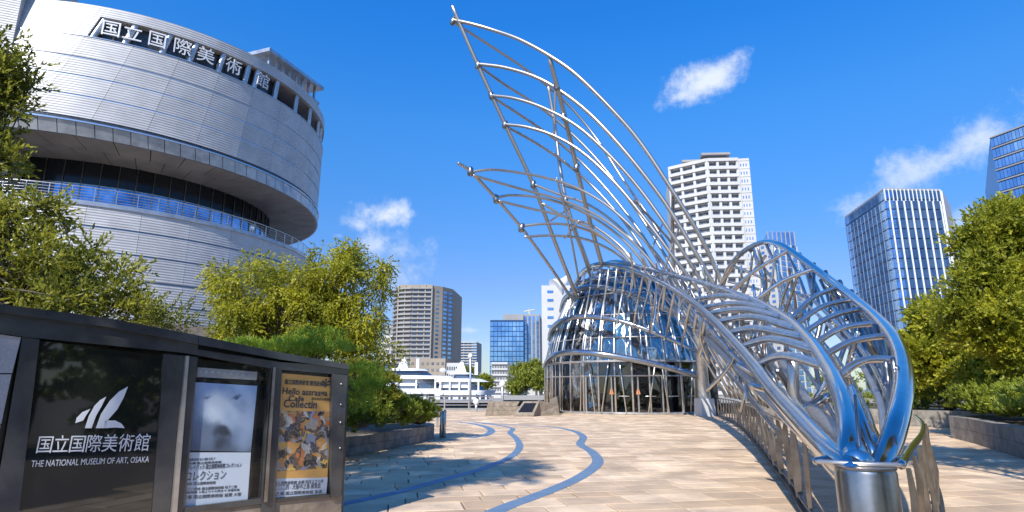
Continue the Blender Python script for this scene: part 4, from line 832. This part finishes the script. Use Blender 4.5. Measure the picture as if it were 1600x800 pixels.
def needles(name, label, cat, ell, n, rr, per, ln, wd, m, base=None, group=None, up_b=.75, nleaf=16, r0=0, fork=1, parent=None):
    t = parent or thing(name, label, cat, group); c = clumps_in(ell, n, rr); pos, dirs = [], []
    for q, r in c:
        k = int(per * np.random.uniform(.7, 1.3)); d = rot_basis(k); d[:, 2] = np.abs(d[:, 2]) * .8 - .1; o = q + d * r * np.array([1, 1, .5])
        ax = d * .8; ax[:, 2] += up_b; ax /= np.linalg.norm(ax, axis=1)[:, None]
        for j in range(nleaf): rd = ax + rot_basis(k) * .75; pos.append(o + ax * np.random.uniform(0, ln * .9, (k, 1))); dirs.append(rd / np.linalg.norm(rd, axis=1)[:, None])
    leaf_mesh('foliage', M[m], np.concatenate(pos), np.concatenate(dirs), ln, wd, t)
    if r0: trunk_mesh(base, c, t, r0, fork, 12)
    return t
needles('pine_shrub', 'bright green flat topped pine right above the poster cases', 'pine', [epx(410, 549, 12, 66, 9), epx(500, 541, 12, 50, 16), epx(450, 552, 12, 90, 10)], 60, .26, 14, .11, .012, 'leaf_pine', (-3.9, 12.4, .3), r0=.07, fork=1.3)
needles('pine_shrub', 'bright green pine tuft to the right of the sign edge', 'pine', [epx(566, 600, 12.5, 26, 24), epx(552, 636, 12.5, 20, 12)], 26, .24, 14, .11, .012, 'leaf_pine', (-4.95, 13.0, .3), r0=.05, fork=.8)
needles('shrub', 'dark rounded shrub between the pine tufts and the juniper hedge', 'shrub', [epx(585, 610, 15.5, 30, 26), epx(548, 590, 14.5, 20, 22)], 60, .28, 14, .13, .035, 'leaf_left', nleaf=11)
hed = [epx(560, 650, 14.5, 38, 26), epx(605, 645, 16.5, 40, 22), epx(642, 645, 19, 32, 20), epx(655, 652, 19.8, 20, 15), epx(590, 632, 18, 40, 16), epx(520, 650, 14, 40, 30)]
needles('hedge', 'rounded juniper hedge filling the left curved planter', 'hedge', hed, 330, .30, 13, .12, .022, 'leaf_hedge', nleaf=12)
hb = [o for o in bpy.data.objects if o.get('category') == 'hedge'][0]
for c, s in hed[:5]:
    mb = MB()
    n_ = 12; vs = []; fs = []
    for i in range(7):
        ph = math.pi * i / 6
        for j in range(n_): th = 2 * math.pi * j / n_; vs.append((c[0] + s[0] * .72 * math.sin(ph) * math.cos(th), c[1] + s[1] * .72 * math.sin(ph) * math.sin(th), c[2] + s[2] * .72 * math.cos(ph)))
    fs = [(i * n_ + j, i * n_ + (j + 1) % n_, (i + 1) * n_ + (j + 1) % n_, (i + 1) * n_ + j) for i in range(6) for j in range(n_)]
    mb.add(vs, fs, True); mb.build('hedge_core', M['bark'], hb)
# right trees
RG_ = 'broad trees along the right path'
tree('broadleaf_tree', 'big bright leafy tree at the right picture edge above the planter', 'tree', [epx(1570, 400, 19, 75, 80), epx(1545, 370, 19, 40, 40), epx(1540, 470, 19, 70, 55), epx(1620, 340, 19, 60, 50), epx(1590, 520, 19, 80, 60), epx(1500, 500, 20, 40, 36)], (17.2, 19.5, .5), .2, 2.4, 170, .46, 44, (.125, .07), 'leaf_right', RG_, nb=44)
tree('broadleaf_tree', 'rounder tree left of the big one with crown over far planter', 'tree', [epx(1470, 520, 27, 55, 50), epx(1440, 560, 27, 40, 40), epx(1500, 560, 27, 60, 50), epx(1430, 500, 28, 25, 12)], (20.0, 28.0, .5), .17, 2.2, 130, .6, 30, (.17, .10), 'leaf_right', RG_, nb=24)
tree('broadleaf_tree', 'shorter tree behind the sculpture handrail over the path', 'tree', [epx(1450, 590, 35, 50, 30), epx(1405, 560, 36, 20, 40), epx(1500, 600, 33, 40, 20)], (24.3, 36, .5), .14, 2.2, 90, .6, 28, (.19, .11), 'leaf_right', RG_, nb=16)
tree('broadleaf_tree', 'darker tree filling behind the right hedge under big crown', 'tree', [epx(1560, 585, 25, 70, 40), epx(1620, 560, 24, 60, 60)], (21.5, 25.5, .5), .14, 1.8, 90, .6, 30, (.17, .1), 'leaf_right', RG_, nb=16)
# trees behind the camera on the right and left: the leaning and tall left ones are added to cast shade, the others mirror in the sign
for i, (bx, by, hh) in enumerate(((6.5, -6.0, 5.6), (8.6, 4.4, 9.6), (11.5, -6.5, 6.5), (-8.6, -.5, 12.0))):
    tree('broadleaf_tree', ['leafy tree behind the viewer that the sign reflects', 'unseen leaning tree past the right picture edge placed to shade the path', 'leafy tree farther behind the viewer to the right', 'tall unseen tree behind the viewer on the left added to shade the paving'][i], 'tree',
         [(np.array((bx, by, hh)), (2.4, 2.4, 2.1)), (np.array((bx + .8, by - .9, hh + 1.6)), (1.6, 1.6, 1.3))] if i != 1 else [(np.array((6.3, 5.4, 9.8)), (2.3, 2.0, 1.3)), (np.array((8.0, 3.6, 9.4)), (1.6, 1.6, 1.3))], (bx, by, 0), .18, 2.6, 90, .6, 26, (.17, .1), 'leaf_right', nb=16)
for i, (bx, by) in enumerate(((3.6, -5.2), (6.8, -2.9), (9.6, -6.0), (12.5, -3.0), (0.5, -8.5))):
    needles('shrub', ['round leafy shrub behind the viewer nearest the sign reflection', 'round leafy shrub behind the viewer to the right', 'taller leafy shrub farther back on the right', 'leafy shrub at the far right behind the viewer', 'leafy shrub straight behind the viewer'][i], 'shrub', [(np.array((bx, by, 1.9)), (1.9, 1.5, 1.9)), (np.array((bx + 1.5, by - 1, 3.2)), (1.6, 1.3, 1.6))], 60, .5, 14, .22, .09, 'leaf_hedge', nleaf=10)
rh = [epx(1495, 632, 21, 20, 18)] + [(np.array((x, y, 1.15)), (1.3, 1.6, .55)) for x, y in ((15.6, 19.2), (14.6, 16.6), (13.4, 14), (12.4, 11.4), (17.5, 21), (16.5, 17.5))]
needles('hedge', 'leafy clipped hedge in the right edge planter', 'hedge', rh, 300, .34, 13, .16, .04, 'leaf_hedge', nleaf=10)
needles('hedge', 'smaller hedge in the farther right planter', 'hedge', [(np.array((x, y, 1.0)), (1.4, 1.4, .5)) for x, y in ((16.8, 31), (18.4, 28.6), (20.4, 27.4), (23, 27.4))], 90, .4, 12, .18, .05, 'leaf_hedge', nleaf=9)
# ------------------------------------------------------------------ paving end: stone blocks, railing, pier, lamps, bollards
def px_block(name, px, Y0, dep, m, lab, cat, z0=None):
    pts = [at(x, y, Y0) for x, y in px]; mb = MB(); b = [p + Vector((0, dep, 0)) for p in pts]; n = len(pts)
    mb.add(pts + b, [tuple(range(n))[::-1], tuple(range(n, 2 * n))] + [(i, (i + 1) % n, (i + 1) % n + n, i + n) for i in range(n)])
    o = mb.build(name, m); return tag(o, lab, cat)
bw = thing('stone_bench_wall', 'long low stone wall with sloping end left of the plaque', 'wall')
Yb = 38.0
for r in range(3):
    y0, y1 = 627.5 + r * 7.2, 627.5 + (r + 1) * 7.2 - .3; xl0, xl1 = 763 - r * 1.7, 763 - (r + 1) * 1.7
    for k in range(5):
        xa0 = xl0 + (812 - xl0) * k / 5; xb0 = xl0 + (812 - xl0) * (k + 1) / 5 - .3; xa1 = xl1 + (808 - xl1) * k / 5; xb1 = xl1 + (808 - xl1) * (k + 1) / 5 - .3
        pts = [at(x, y, Yb + .02 * random.random()) for x, y in ((xa0, y0), (xb0, y0), (xb1, y1), (xa1, y1))]; mb = MB(); b = [p + Vector((0, .9, 0)) for p in pts]; mb.hexa([b[3], b[2], b[1], b[0], pts[3], pts[2], pts[1], pts[0]]); mb.build('stone_block', M['brown_stone'], bw)
pq = thing('plaque_stand', 'sloped stone block carrying a black plaque panel by the hall', 'monument')
def slope_block(name, front, back, m, parent):      # front: bottom-left,bottom-right near ; back: top-left, top-right further
    bl_, br2 = front; tl_, tr_ = back; mb = MB(); mb.hexa([bl_, br2, Vector((tr_.x, tr_.y + .3, 0)), Vector((tl_.x, tl_.y + .3, 0)), bl_ + up * .12, br2 + up * .12, tr_, tl_]); return mb.build(name, m, parent)
b0, b1 = atz(803, 651), atz(834, 651); t0, t1 = at(818, 627, b0.y + 1.0), at(843, 627, b0.y + 1.0)
b0.z = b1.z = 0; slope_block('stone_wedge', (b0, b1), (t0, t1), M['brown_stone'], pq)
nf = (b1 + up * .12 - b0 - up * .12).cross(t0 - b0 - up * .12).normalized()
def sl(u, v): a = (b0 + up * .12).lerp(b1 + up * .12, u); b = t0.lerp(t1, u); return a.lerp(b, v) - nf * 0 + nf * (.03 if nf.y < 0 else -.03)
mb = MB(); mb.slab(sl(.14, .16), sl(.86, .16), sl(.86, .84), sl(.14, .84), .05); mb.build('plaque', M['rub'], pq)
b2, b3 = atz(835, 650), atz(874, 649); mb = MB(); h2 = .85
mb.hexa([b2, b3, b3 + Vector((0, .9, 0)), b2 + Vector((0, .9, 0)), b2 + Vector((.25, .1, .95)), b3 + Vector((-.05, .1, .62)), b3 + Vector((-.05, .8, .62)), b2 + Vector((.25, .8, .95))])
o = mb.build('stone_end_block', M['brown_stone']); tag(o, 'rough stone block between the plaque and the glass hall', 'block')
b4, b5 = atz(858, 644), atz(873, 647); mb = MB(); mb.hexa([b4, b5, b5 + Vector((.1, .5, 0)), b4 + Vector((0, .5, 0)), b4 + Vector((.1, 0, .9)), b5 + Vector((-.1, 0, 1.15)), b5 + Vector((0, .4, 1.1)), b4 + Vector((.1, .4, .9))]); o = mb.build('stone_end_block', M['brown_stone']); tag(o, 'small pointed stone block leaning at the hall corner', 'block')
qr = thing('quay_railing', 'grey tube railing at the far river edge of the plaza', 'railing')
for z in (1.05, .75, .45):
    mb = MB(); mb.tube([(-14, 45.2, z), (-1.4, 45.2, z)], .04, 6); mb.build('rail', M['steel_satin'], qr)
for i in range(8): mb = MB(); mb.box((-14 + i * 1.8, 45.2, .52), (.09, .09, 1.1)); mb.build('railing_post', M['steel_satin'], qr)
pier = thing('boat_pier', 'dark floating pier with pale deck in front of the yachts', 'pier')
mb = MB(); mb.box((-2, 62, .42), (52, 5, .24)); mb.build('pier_deck', M['grey_wall'], pier)
mb = MB(); mb.box((-2, 62.3, -1.4), (51.4, 4.4, 3.38)); mb.build('pier_hull', M['dark_metal'], pier)
mb = MB(); mb.prism([(-1, 58.2), (20, 56), (20, 60), (-1, 60.2)], .6, 1.0); mb.build('pier_canopy', M['grey_wall'], pier)
for k in range(9): mb = MB(); mb.tube([(-20 + k * 3.3, 60.0, .54), (-20 + k * 3.3, 60.0, 1.3)], .06, 6); mb.build('mooring_post', M['steel_dull'], pier)
def lamp(x, y0, y1, Y, lab):
    a, b = at(x, y0, Y), at(x, y1, Y); t = thing('lamp_post', lab, 'lamp post'); mb = MB(); mb.tube([(b.x, b.y, b.z), (a.x, a.y, a.z)], .09, 8); mb.build('pole', M['fascia'], t)
    mb = MB(); mb.tube([a, a + up * .12, a + up * .3, a + up * .42], [.12, .22, .2, .08], 10); mb.build('lamp_head', M['white'], t)
lamp(785, 604, 650, 43, 'white lamp post at the river edge behind plaque'); lamp(735, 560, 650, 52, 'thin grey lamp post before the trees left of the plaque'); lamp(744, 632, 651, 44.8, 'short pale post at the railing end')
BG = 'small steel bollards by the left planter'
for i, (x, y, h, lab) in enumerate(((683, 668, .75, 'nearest left bollard against the planter corner'), (690, 672, .7, 'bollard just right of the planter corner'), (694, 684, .85, 'closest and tallest steel bollard on the paving'), (689, 684, .8, 'bollard touching the tallest one'))):
    p = atz(x, y); t = thing('bollard', lab, 'bollard', BG); mb = MB(); mb.tube([(p.x, p.y, 0), (p.x, p.y, h)], .055, 10); mb.build('post', M['steel_satin'], t); mb = MB(); mb.tube([(p.x, p.y, h), (p.x, p.y, h + .05)], [.07, .04], 10); mb.build('cap', M['steel_dull'], t)
# ------------------------------------------------------------------ yachts
def outline(x0, x1, hw, bow=.25, stern=.05, n=7):
    L0 = x1 - x0; pts = []
    for s in (-1, 1):
        seq = [(x0 + L0 * stern, hw * .82), (x0 + L0 * .15, hw)] + [(x1 - L0 * bow * (1 - k / n), hw * math.cos(math.pi / 2 * (k / n) ** 1.3)) for k in range(n)] + [(x1, .06)]
        seq = [(x0, hw * .6)] + seq
        pts = pts + [(x, s * y) for x, y in (seq if s < 0 else seq[::-1])]
    return pts
def yacht(x0, x1, Y, sc_, lab, hw=3.0):
    t = thing('motor_yacht', lab, 'yacht', 'white yachts moored behind the pier'); L0 = x1 - x0; ZZ = lambda z: .25 + z * sc_
    def deck(name, a, b, w_, z0, z1, m, ti=0.0, bow=.3):
        o = outline(x0 + L0 * a, x0 + L0 * b, hw * w_, bow); o2 = outline(x0 + L0 * a + ti * .3, x0 + L0 * b - ti, hw * w_ * (1 - .04 * ti), bow)
        mb = MB(); mb.prism([(p[0], Y + p[1]) for p in o], ZZ(z0), ZZ(z1), [(p[0], Y + p[1]) for p in o2]); return mb.build(name, m, t)
    deck('hull', .02, .97, .9, -3.5, -.5, M['white'], -.6, .4); deck('hull_band', 0, 1, 1, -.5, -.1, M['white'], 0, .35)
    deck('saloon_windows', .04, .86, .86, -.1, .95, M['win_dark'], .1); deck('main_deck', .0, .93, 1, .95, 1.65, M['white'], -.3)
    deck('cabin_windows', .10, .80, .78, 1.65, 2.3, M['win_dark'], .3); deck('cabin', .06, .72, .8, 2.0, 2.9, M['white'], .8); deck('upper_deck', .0, .86, .95, 2.9, 3.35, M['white'], 1.0, .35)
    deck('bridge_windows', .28, .66, .6, 3.35, 4.0, M['win_dark'], .8); deck('bridge_roof', .22, .62, .7, 4.0, 4.3, M['white'], .5)
    xm = x0 + L0 * .42; mb = MB(); mb.hexa([(xm - .8, Y - .5, ZZ(4.3)), (xm + .5, Y - .5, ZZ(4.3)), (xm + .5, Y + .5, ZZ(4.3)), (xm - .8, Y + .5, ZZ(4.3)), (xm - .2, Y - .2, ZZ(5.9)), (xm + .1, Y - .2, ZZ(5.9)), (xm + .1, Y + .2, ZZ(5.9)), (xm - .2, Y + .2, ZZ(5.9))]); mb.build('radar_mast', M['white'], t)
    mb = MB(); mb.box((xm + 1.6, Y, ZZ(4.9)), (.35, .4, 1.4)); mb.build('funnel', M['white'], t); mb = MB(); mb.tube([(xm - 2.2, Y, ZZ(4.3)), (xm - 2.2, Y, ZZ(4.5)), (xm - 2.2, Y, ZZ(4.8)), (xm - 2.2, Y, ZZ(5.0))], [.2, .4, .38, .1], 8); mb.build('radome', M['white'], t)
    for k in range(9): xx = x0 + L0 * (.06 + .095 * k); mb = MB(); mb.box((xx, Y - hw * .885, ZZ(.42)), (.22 if k % 3 else .6, .12, 1.06 * sc_)); mb.build('window_pillar', M['white'], t)
    for k in range(5): xx = x0 + L0 * (.1 + .15 * k); mb = MB(); mb.box((xx, Y - hw * .9, ZZ(2.3)), (.18, .1, 1.25)); mb.build('deck_pillar', M['white'], t)
yacht(-19.0, -4.4, 72, .86, 'larger white motor yacht with dark window bands nearest the hedge'); yacht(-8.6, -1.6, 68.5, .74, 'smaller white yacht with rounded cabin ahead of the larger one', 2.0)
# ------------------------------------------------------------------ city buildings
def tower(name, lab, poly, z1, m_wall, z0=-1.0, group=None):
    t = thing(name, lab, 'building', group); mb = MB(); mb.prism(poly, z0, z1); mb.build('wall', M[m_wall], t); return t
def face_pts(p, q):
    p, q = Vector((p[0], p[1], 0)), Vector((q[0], q[1], 0)); t = (q - p); Lh = t.length; t.normalize(); n = Vector((t.y, -t.x, 0))
    if n.dot(-((p + q) / 2)) < 0: n = -n
    return p, t, n, Lh
def windows(t, p, q, z0, z1, floors, bays, m, name='windows', wf=.7, hf=.6, a=0.0, b=1.0, out_=.06, th=.3, sill=None):
    p, d, n, Lh = face_pts(p, q); mb = MB(); fh = (z1 - z0) / floors; bw_ = Lh * (b - a) / bays; ms = MB()
    for i in range(floors):
        for j in range(bays):
            c = p + d * (Lh * a + bw_ * (j + .5)) + Vector((0, 0, z0 + fh * (i + .5))); w2, h2 = bw_ * wf / 2, fh * hf / 2
            A = c - d * w2 - up * h2 + n * out_; B = c + d * w2 - up * h2 + n * out_; C_ = c + d * w2 + up * h2 + n * out_; D2 = c - d * w2 + up * h2 + n * out_; o = n * th
            mb.hexa([A - o, B - o, B, A, D2 - o, C_ - o, C_, D2])
    return mb.build(name, M[m], t, 'stuff' if floors * bays > 1 else None)
def slabs(t, p, q, z0, z1, floors, m, name='floor_slabs', a=0.0, b=1.0, out_=.8, hh=.45, zoff=0.0):
    p, d, n, Lh = face_pts(p, q); mb = MB(); fh = (z1 - z0) / floors
    for i in range(floors + 1):
        z = z0 + fh * i + zoff; A = p + d * Lh * a; B = p + d * Lh * b
        mb.hexa([A + up * z - n * .2, B + up * z - n * .2, B + up * z + n * out_, A + up * z + n * out_, A + up * (z + hh) - n * .2, B + up * (z + hh) - n * .2, B + up * (z + hh) + n * out_, A + up * (z + hh) + n * out_])
    return mb.build(name, M[m], t, 'stuff')
def fins(t, p, q, z0, z1, n_, m, name='fin', a=0.0, b=1.0, out_=.6, wd=.5):
    p, d, n, Lh = face_pts(p, q)
    for i in range(n_):
        c = p + d * (Lh * (a + (b - a) * (i / max(1, n_ - 1)))); mb = MB(); A, B = c - d * wd / 2, c + d * wd / 2
        mb.hexa([A + up * z0 - n * .1, B + up * z0 - n * .1, B + up * z0 + n * out_, A + up * z0 + n * out_, A + up * z1 - n * .1, B + up * z1 - n * .1, B + up * z1 + n * out_, A + up * z1 + n * out_]); mb.build(name, M[m], t)
# white residential tower
zw = 83.0; a = atz(1047, 262, zw); b = atz(1104, 249, zw); c = atz(1150, 248, zw); d = atz(1170, 247, zw); e = atz(1176, 262, zw)
bk = lambda p: (p.x + 6, p.y + 30)
e = Vector((d.x + 5, d.y + 22, zw))
wt = tower('residential_tower', 'tall white residential tower with stacked balconies behind the sculpture', [a[:2], b[:2], c[:2], d[:2], e[:2], bk(a)], zw, 'white_wall')
NFL = 27
for (p, q, n_) in ((a, b, 3), (b, c, 3)):
    windows(wt, p, q, 0, zw - 1, NFL, n_, 'win_shade', 'balcony_shade_panels', .80, .50, out_=.08); windows(wt, p, q, 0, zw - 1, NFL, n_ * 2, 'win_dark', 'windows', .42, .30, out_=.12); slabs(wt, p, q, 0, zw - 1, NFL, 'white_wall', 'balcony_slabs', out_=1.3, hh=1.15, zoff=-.2)
    fins(wt, p, q, -1, zw, n_ + 1, 'white_wall', 'pier', out_=1.0, wd=.9)
windows(wt, c, d, 0, zw - 1, NFL, 3, 'win_blue', 'side_windows', .36, .34, .2, .85); windows(wt, d, e, 0, zw - 1, NFL, 5, 'win_dark', 'side_windows', .4, .4)
slabs(wt, c, d, 0, zw - 1, 27, 'grey_wall', 'panel_joints', out_=.06, hh=.12)
for x0, x1, y_, dz in ((1096, 1141, 239, 2.6), (1066, 1102, 250, .9), (1046, 1066, 262, .4)):
    p0, p1 = atz(x0, y_ + 3, zw + dz), atz(x1, y_ + 2, zw + dz); mb = MB(); mb.prism([p0[:2], p1[:2], (p1.x + 2, p1.y + 10), (p0.x + 2, p0.y + 10)], zw + dz, zw + dz + .8); mb.build('roof_canopy', M['grey_wall'], wt)
    mb = MB(); mb.prism([(p0.x + 1, p0.y + 1), (p1.x - 1, p1.y + 1), (p1.x + 1, p1.y + 9), (p0.x + 3, p0.y + 9)], zw - .5, zw + dz); mb.build('penthouse', M['win_shade'], wt)
# glass tower behind the loop
zg = 62.0; a, b, c = atz(1180, 378, zg), atz(1200, 372, zg), atz(1246, 386, zg)
a = atz(1186, 384, zg); b = atz(1206, 378, zg); c = atz(1244, 386, zg)
gt = tower('glass_tower', 'blue glass tower seen through the right loop of the sculpture', [a[:2], b[:2], c[:2], (c.x + 8, c.y + 25), (a.x + 4, a.y + 30)], zg, 'white_wall')
windows(gt, b, c, 0, zg, 26, 6, 'win_blue', 'windows', .88, .74, out_=.2); windows(gt, a, b, 0, zg, 26, 2, 'win_blue', 'windows', .5, .5); fins(gt, b, c, 0, zg, 5, 'white_wall', 'fin', out_=.5, wd=.5)
p0, p1 = atz(1199, 363, zg + 6), atz(1240, 363, zg + 6); mb = MB(); mb.prism([p0[:2], p1[:2], (p1.x + 4, p1.y + 14), (p0.x + 4, p0.y + 14)], zg, zg + 6); mb.build('plant_screen', M['win_blue'], gt); fins(gt, p0, p1, zg, zg + 6.4, 7, 'grey_wall', 'screen_fin', out_=.3, wd=.4)
# tall blue office tower with white fins
zb = 53.0; a, b, c, d = atz(1320, 341, zb), atz(1381, 297, zb), atz(1468, 298, zb), atz(1482, 322, zb)
bt = tower('office_tower', 'blue glass office tower with white vertical fins right of the sculpture', [a[:2], b[:2], c[:2], d[:2], (d.x + 10, d.y + 25), (a.x + 16, a.y + 26)], zb, 'spandrel')
windows(bt, b, c, 0, zb, 20, 22, 'win_blue', 'glazing_panels', .90, .86, out_=.15); windows(bt, a, b, 0, zb, 20, 26, 'win_blue', 'glazing_panels', .90, .86, out_=.15)
fins(bt, b, c, 4, zb - 3, 8, 'white', 'white_fin', .06, .97, .25, .36); fins(bt, a, b, 4, zb - 3, 11, 'fascia', 'thin_fin', .04, .96, .2, .22); fins(bt, b, c, zb - 3, zb + .3, 15, 'white', 'crown_fin', .0, 1, .25, .2)
fins(bt, c, d, 0, zb, 1, 'white', 'white_end_wall', .5, .5, .5, (d - c).length * .96)
mb = MB(); mb.prism([a[:2], b[:2], c[:2], d[:2], (d.x + 10, d.y + 25), (a.x + 16, a.y + 26)], zb, zb + .5); mb.build('roof_edge', M['grey_wall'], bt)
# corner glass tower at far right
zc = 60.0; a, b = atz(1547, 216, zc), atz(1640, 181, zc); 
ct = tower('office_tower', 'dark blue gridded office tower cut by the right picture edge', [a[:2], b[:2], (b.x + 30, b.y + 20), (a.x + 30, a.y + 40)], zc, 'spandrel')
windows(ct, a, b, 0, zc, 22, 16, 'win_blue', 'glazing_panels', .88, .72, out_=.15); slabs(ct, a, b, 0, zc, 22, 'grey_wall', 'floor_bands', out_=.3, hh=.3, zoff=-.15)
# brown apartment tower
zr = 46.0; P = [atz(x, y, zr) for x, y in ((617, 452), (624, 447), (645, 446), (676, 446), (692, 448), (708, 452))]
ap = tower('apartment_tower', 'brown grey apartment tower with rows of balconies behind the yachts', [p[:2] for p in P] + [(P[-1].x + 2, P[-1].y + 25), (P[0].x, P[0].y + 25)], zr, 'beige_wall')
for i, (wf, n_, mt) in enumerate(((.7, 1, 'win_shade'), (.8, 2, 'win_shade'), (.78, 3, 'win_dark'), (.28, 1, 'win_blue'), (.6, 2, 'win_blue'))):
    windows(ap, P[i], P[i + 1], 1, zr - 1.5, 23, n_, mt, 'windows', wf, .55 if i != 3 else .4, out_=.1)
    if i < 3: slabs(ap, P[i], P[i + 1], 1, zr - 1.5, 23, 'grey_wall', 'balcony_slabs', out_=1.0, hh=.65, zoff=-.1)
fins(ap, P[1], P[3], 0, zr, 6, 'beige_wall', 'pier', .0, 1, .9, .5)
for (x0, x1, y_) in ((626, 676, 445),): p0, p1 = atz(x0, y_, zr + 1.2), atz(x1, y_, zr + 1.2); mb = MB(); mb.prism([p0[:2], p1[:2], (p1.x, p1.y + 12), (p0.x, p0.y + 12)], zr, zr + 1.2); mb.build('roof_parapet', M['beige_wall'], ap)
def simple(x0, x1, y, Y, lab, mw, mwn, fl, bays, wf=.7, hf=.55, dep=18, name='city_building', skew=0.0, side=True, slab_=None):
    a = at(x0, y, Y); b = at(x1, y, Y + skew); z = a.z; poly = [a[:2], b[:2], (b.x + dep * .1, b.y + dep), (a.x + dep * .1, a.y + dep)]
    t = tower(name, lab, poly, z, mw); windows(t, a, b, .5, z - .6, fl, bays, mwn, 'windows', wf, hf, out_=.1)
    if slab_: slabs(t, a, b, .5, z - .6, fl, slab_, 'floor_bands', out_=.5, hh=.5)
    return t, a, b, z
simple(596, 618, 524, 280, 'small pale building left of the brown tower beside willow', 'white_wall', 'win_dark', 9, 3)
simple(604, 616, 508, 300, 'narrow grey tower top peeking left of the brown tower', 'grey_wall', 'win_shade', 12, 2)
simple(641, 696, 560, 190, 'low beige block at the foot of the brown tower behind the yacht', 'beige_wall', 'win_shade', 5, 7, .5, .4)
simple(698, 722, 567, 180, 'low pale block with small windows right of the brown tower', 'white_wall', 'win_dark', 4, 7, .5, .5)
simple(718, 745, 534, 330, 'slim grey blue high rise alone in the gap of sky', 'grey_wall', 'win_blue', 18, 4, .8, .6, slab_='white_wall')
t, a, b, z = simple(766, 818, 500, 220, 'dark blue glass office block in the middle of skyline', 'spandrel', 'win_blue', 14, 9, .86, .82)
p0 = at(786, 491, 222); mb = MB(); mb.prism([p0[:2], (b.x, b.y + 2), (b.x + 1, b.y + 14), (p0.x, p0.y + 14)], z, p0.z); mb.build('plant_room', M['grey_wall'], t)
simple(818, 843, 491, 226, 'grey and blue office block right beside the dark glass one', 'grey_wall', 'win_blue', 16, 4, .6, .9)
t, a, b, z = simple(846, 900, 446, 170, 'white office block with few window strips behind the hall', 'white_wall', 'win_blue', 12, 2, .35, .3)
p0 = at(870, 446, 171); mb = MB(); C = cr([tuple(at(868, 450, 171)), tuple(at(880, 442, 172)), tuple(at(886, 430, 173))], 4); mb.tube(C, [3, 2.7, 2.4, 2, 1.6, 1.3, .9, .5, .1], 10); mb.build('roof_sail', M['white'], t)
simple(768, 793, 566, 175, 'stepped pale apartment block below the glass office', 'white_wall', 'win_shade', 5, 6, .7, .5, slab_='white_wall')
simple(793, 842, 574, 200, 'low white building behind the shrubs left of the hall', 'white_wall', 'win_dark', 3, 8, .5, .4)
simple(556, 600, 566, 170, 'low grey building hidden behind the willow tree', 'grey_wall', 'win_dark', 4, 6)
simple(1500, 1680, 560, 120, 'low pale building behind the right trees', 'grey_wall', 'win_dark', 4, 14)
# rooftop crane
cr_t = thing('roof_crane', 'small yellow tower crane on the central office roof', 'crane'); p = at(827, 491, 228); q = at(827, 483, 228)
M['crane'] = mat('crane_paint', (.55, .50, .35), .5)
mb = MB(); mb.tube([tuple(p), tuple(q)], .35, 4); mb.build('mast', M['crane'], cr_t); mb = MB(); mb.tube([tuple(at(819, 487, 228)), tuple(at(835, 484, 228))], .3, 4); mb.build('jib', M['crane'], cr_t)
# trees on the far bank
k = 0
FG = 'trees on the far river bank'
for x, y, rx, ry, Y in ((822, 594, 16, 14, 130), (845, 592, 16, 15, 128), (808, 604, 10, 8, 135), (838, 577, 12, 8, 160), (812, 577, 10, 7, 160), (731, 584, 8, 8, 165), (600, 590, 18, 14, 150), (628, 594, 10, 8, 150), (757, 598, 8, 5, 138), (1380, 590, 22, 18, 120), (1300, 600, 30, 14, 125)):
    labs = ['round green tree on the far bank right of the lamp post', 'green tree on the far bank against the hall glass', 'low tree on the far bank between lamp posts', 'tree rising above others below the white office', 'tree before the blue office block', 'single tree below the slim high rise', 'tree behind the willow and the yacht stern', 'small tree beyond the larger yacht', 'small shrub at the yacht bow', 'tree seen through the right loop', 'tree seen low through the sculpture web']
    e = epx(x, y, Y, rx, ry); tree('riverside_tree', labs[k], 'tree', [e], (e[0][0], e[0][1], -1), .3, max(1.5, e[0][2] - e[1][2]), 22, 1.1, 16, (.5, .35), 'leaf_far', FG, nleaf=6, spr=1.0, nb=5); k += 1
mb = MB(); mb.box((0, 137, -1.2), (1200, 3, 1.6)); mb.build('river_embankment', M['concrete'], kind='structure')
# low brown wall and plinth behind the left trees
mb = MB(); p0, p1 = at(150, 500, 26), at(345, 512, 30); mb.prism([(p0.x, p0.y), (p1.x, p1.y), (p1.x, p1.y + .5), (p0.x, p0.y + .5)], 0, p1.z); o = mb.build('garden_wall', M['brown_stone']); tag(o, 'low brown wall at the foot of the museum behind the shrubs', 'wall')
print('objects', len(bpy.data.objects), 'tris', sum(len(m_.polygons) for m_ in bpy.data.meshes))
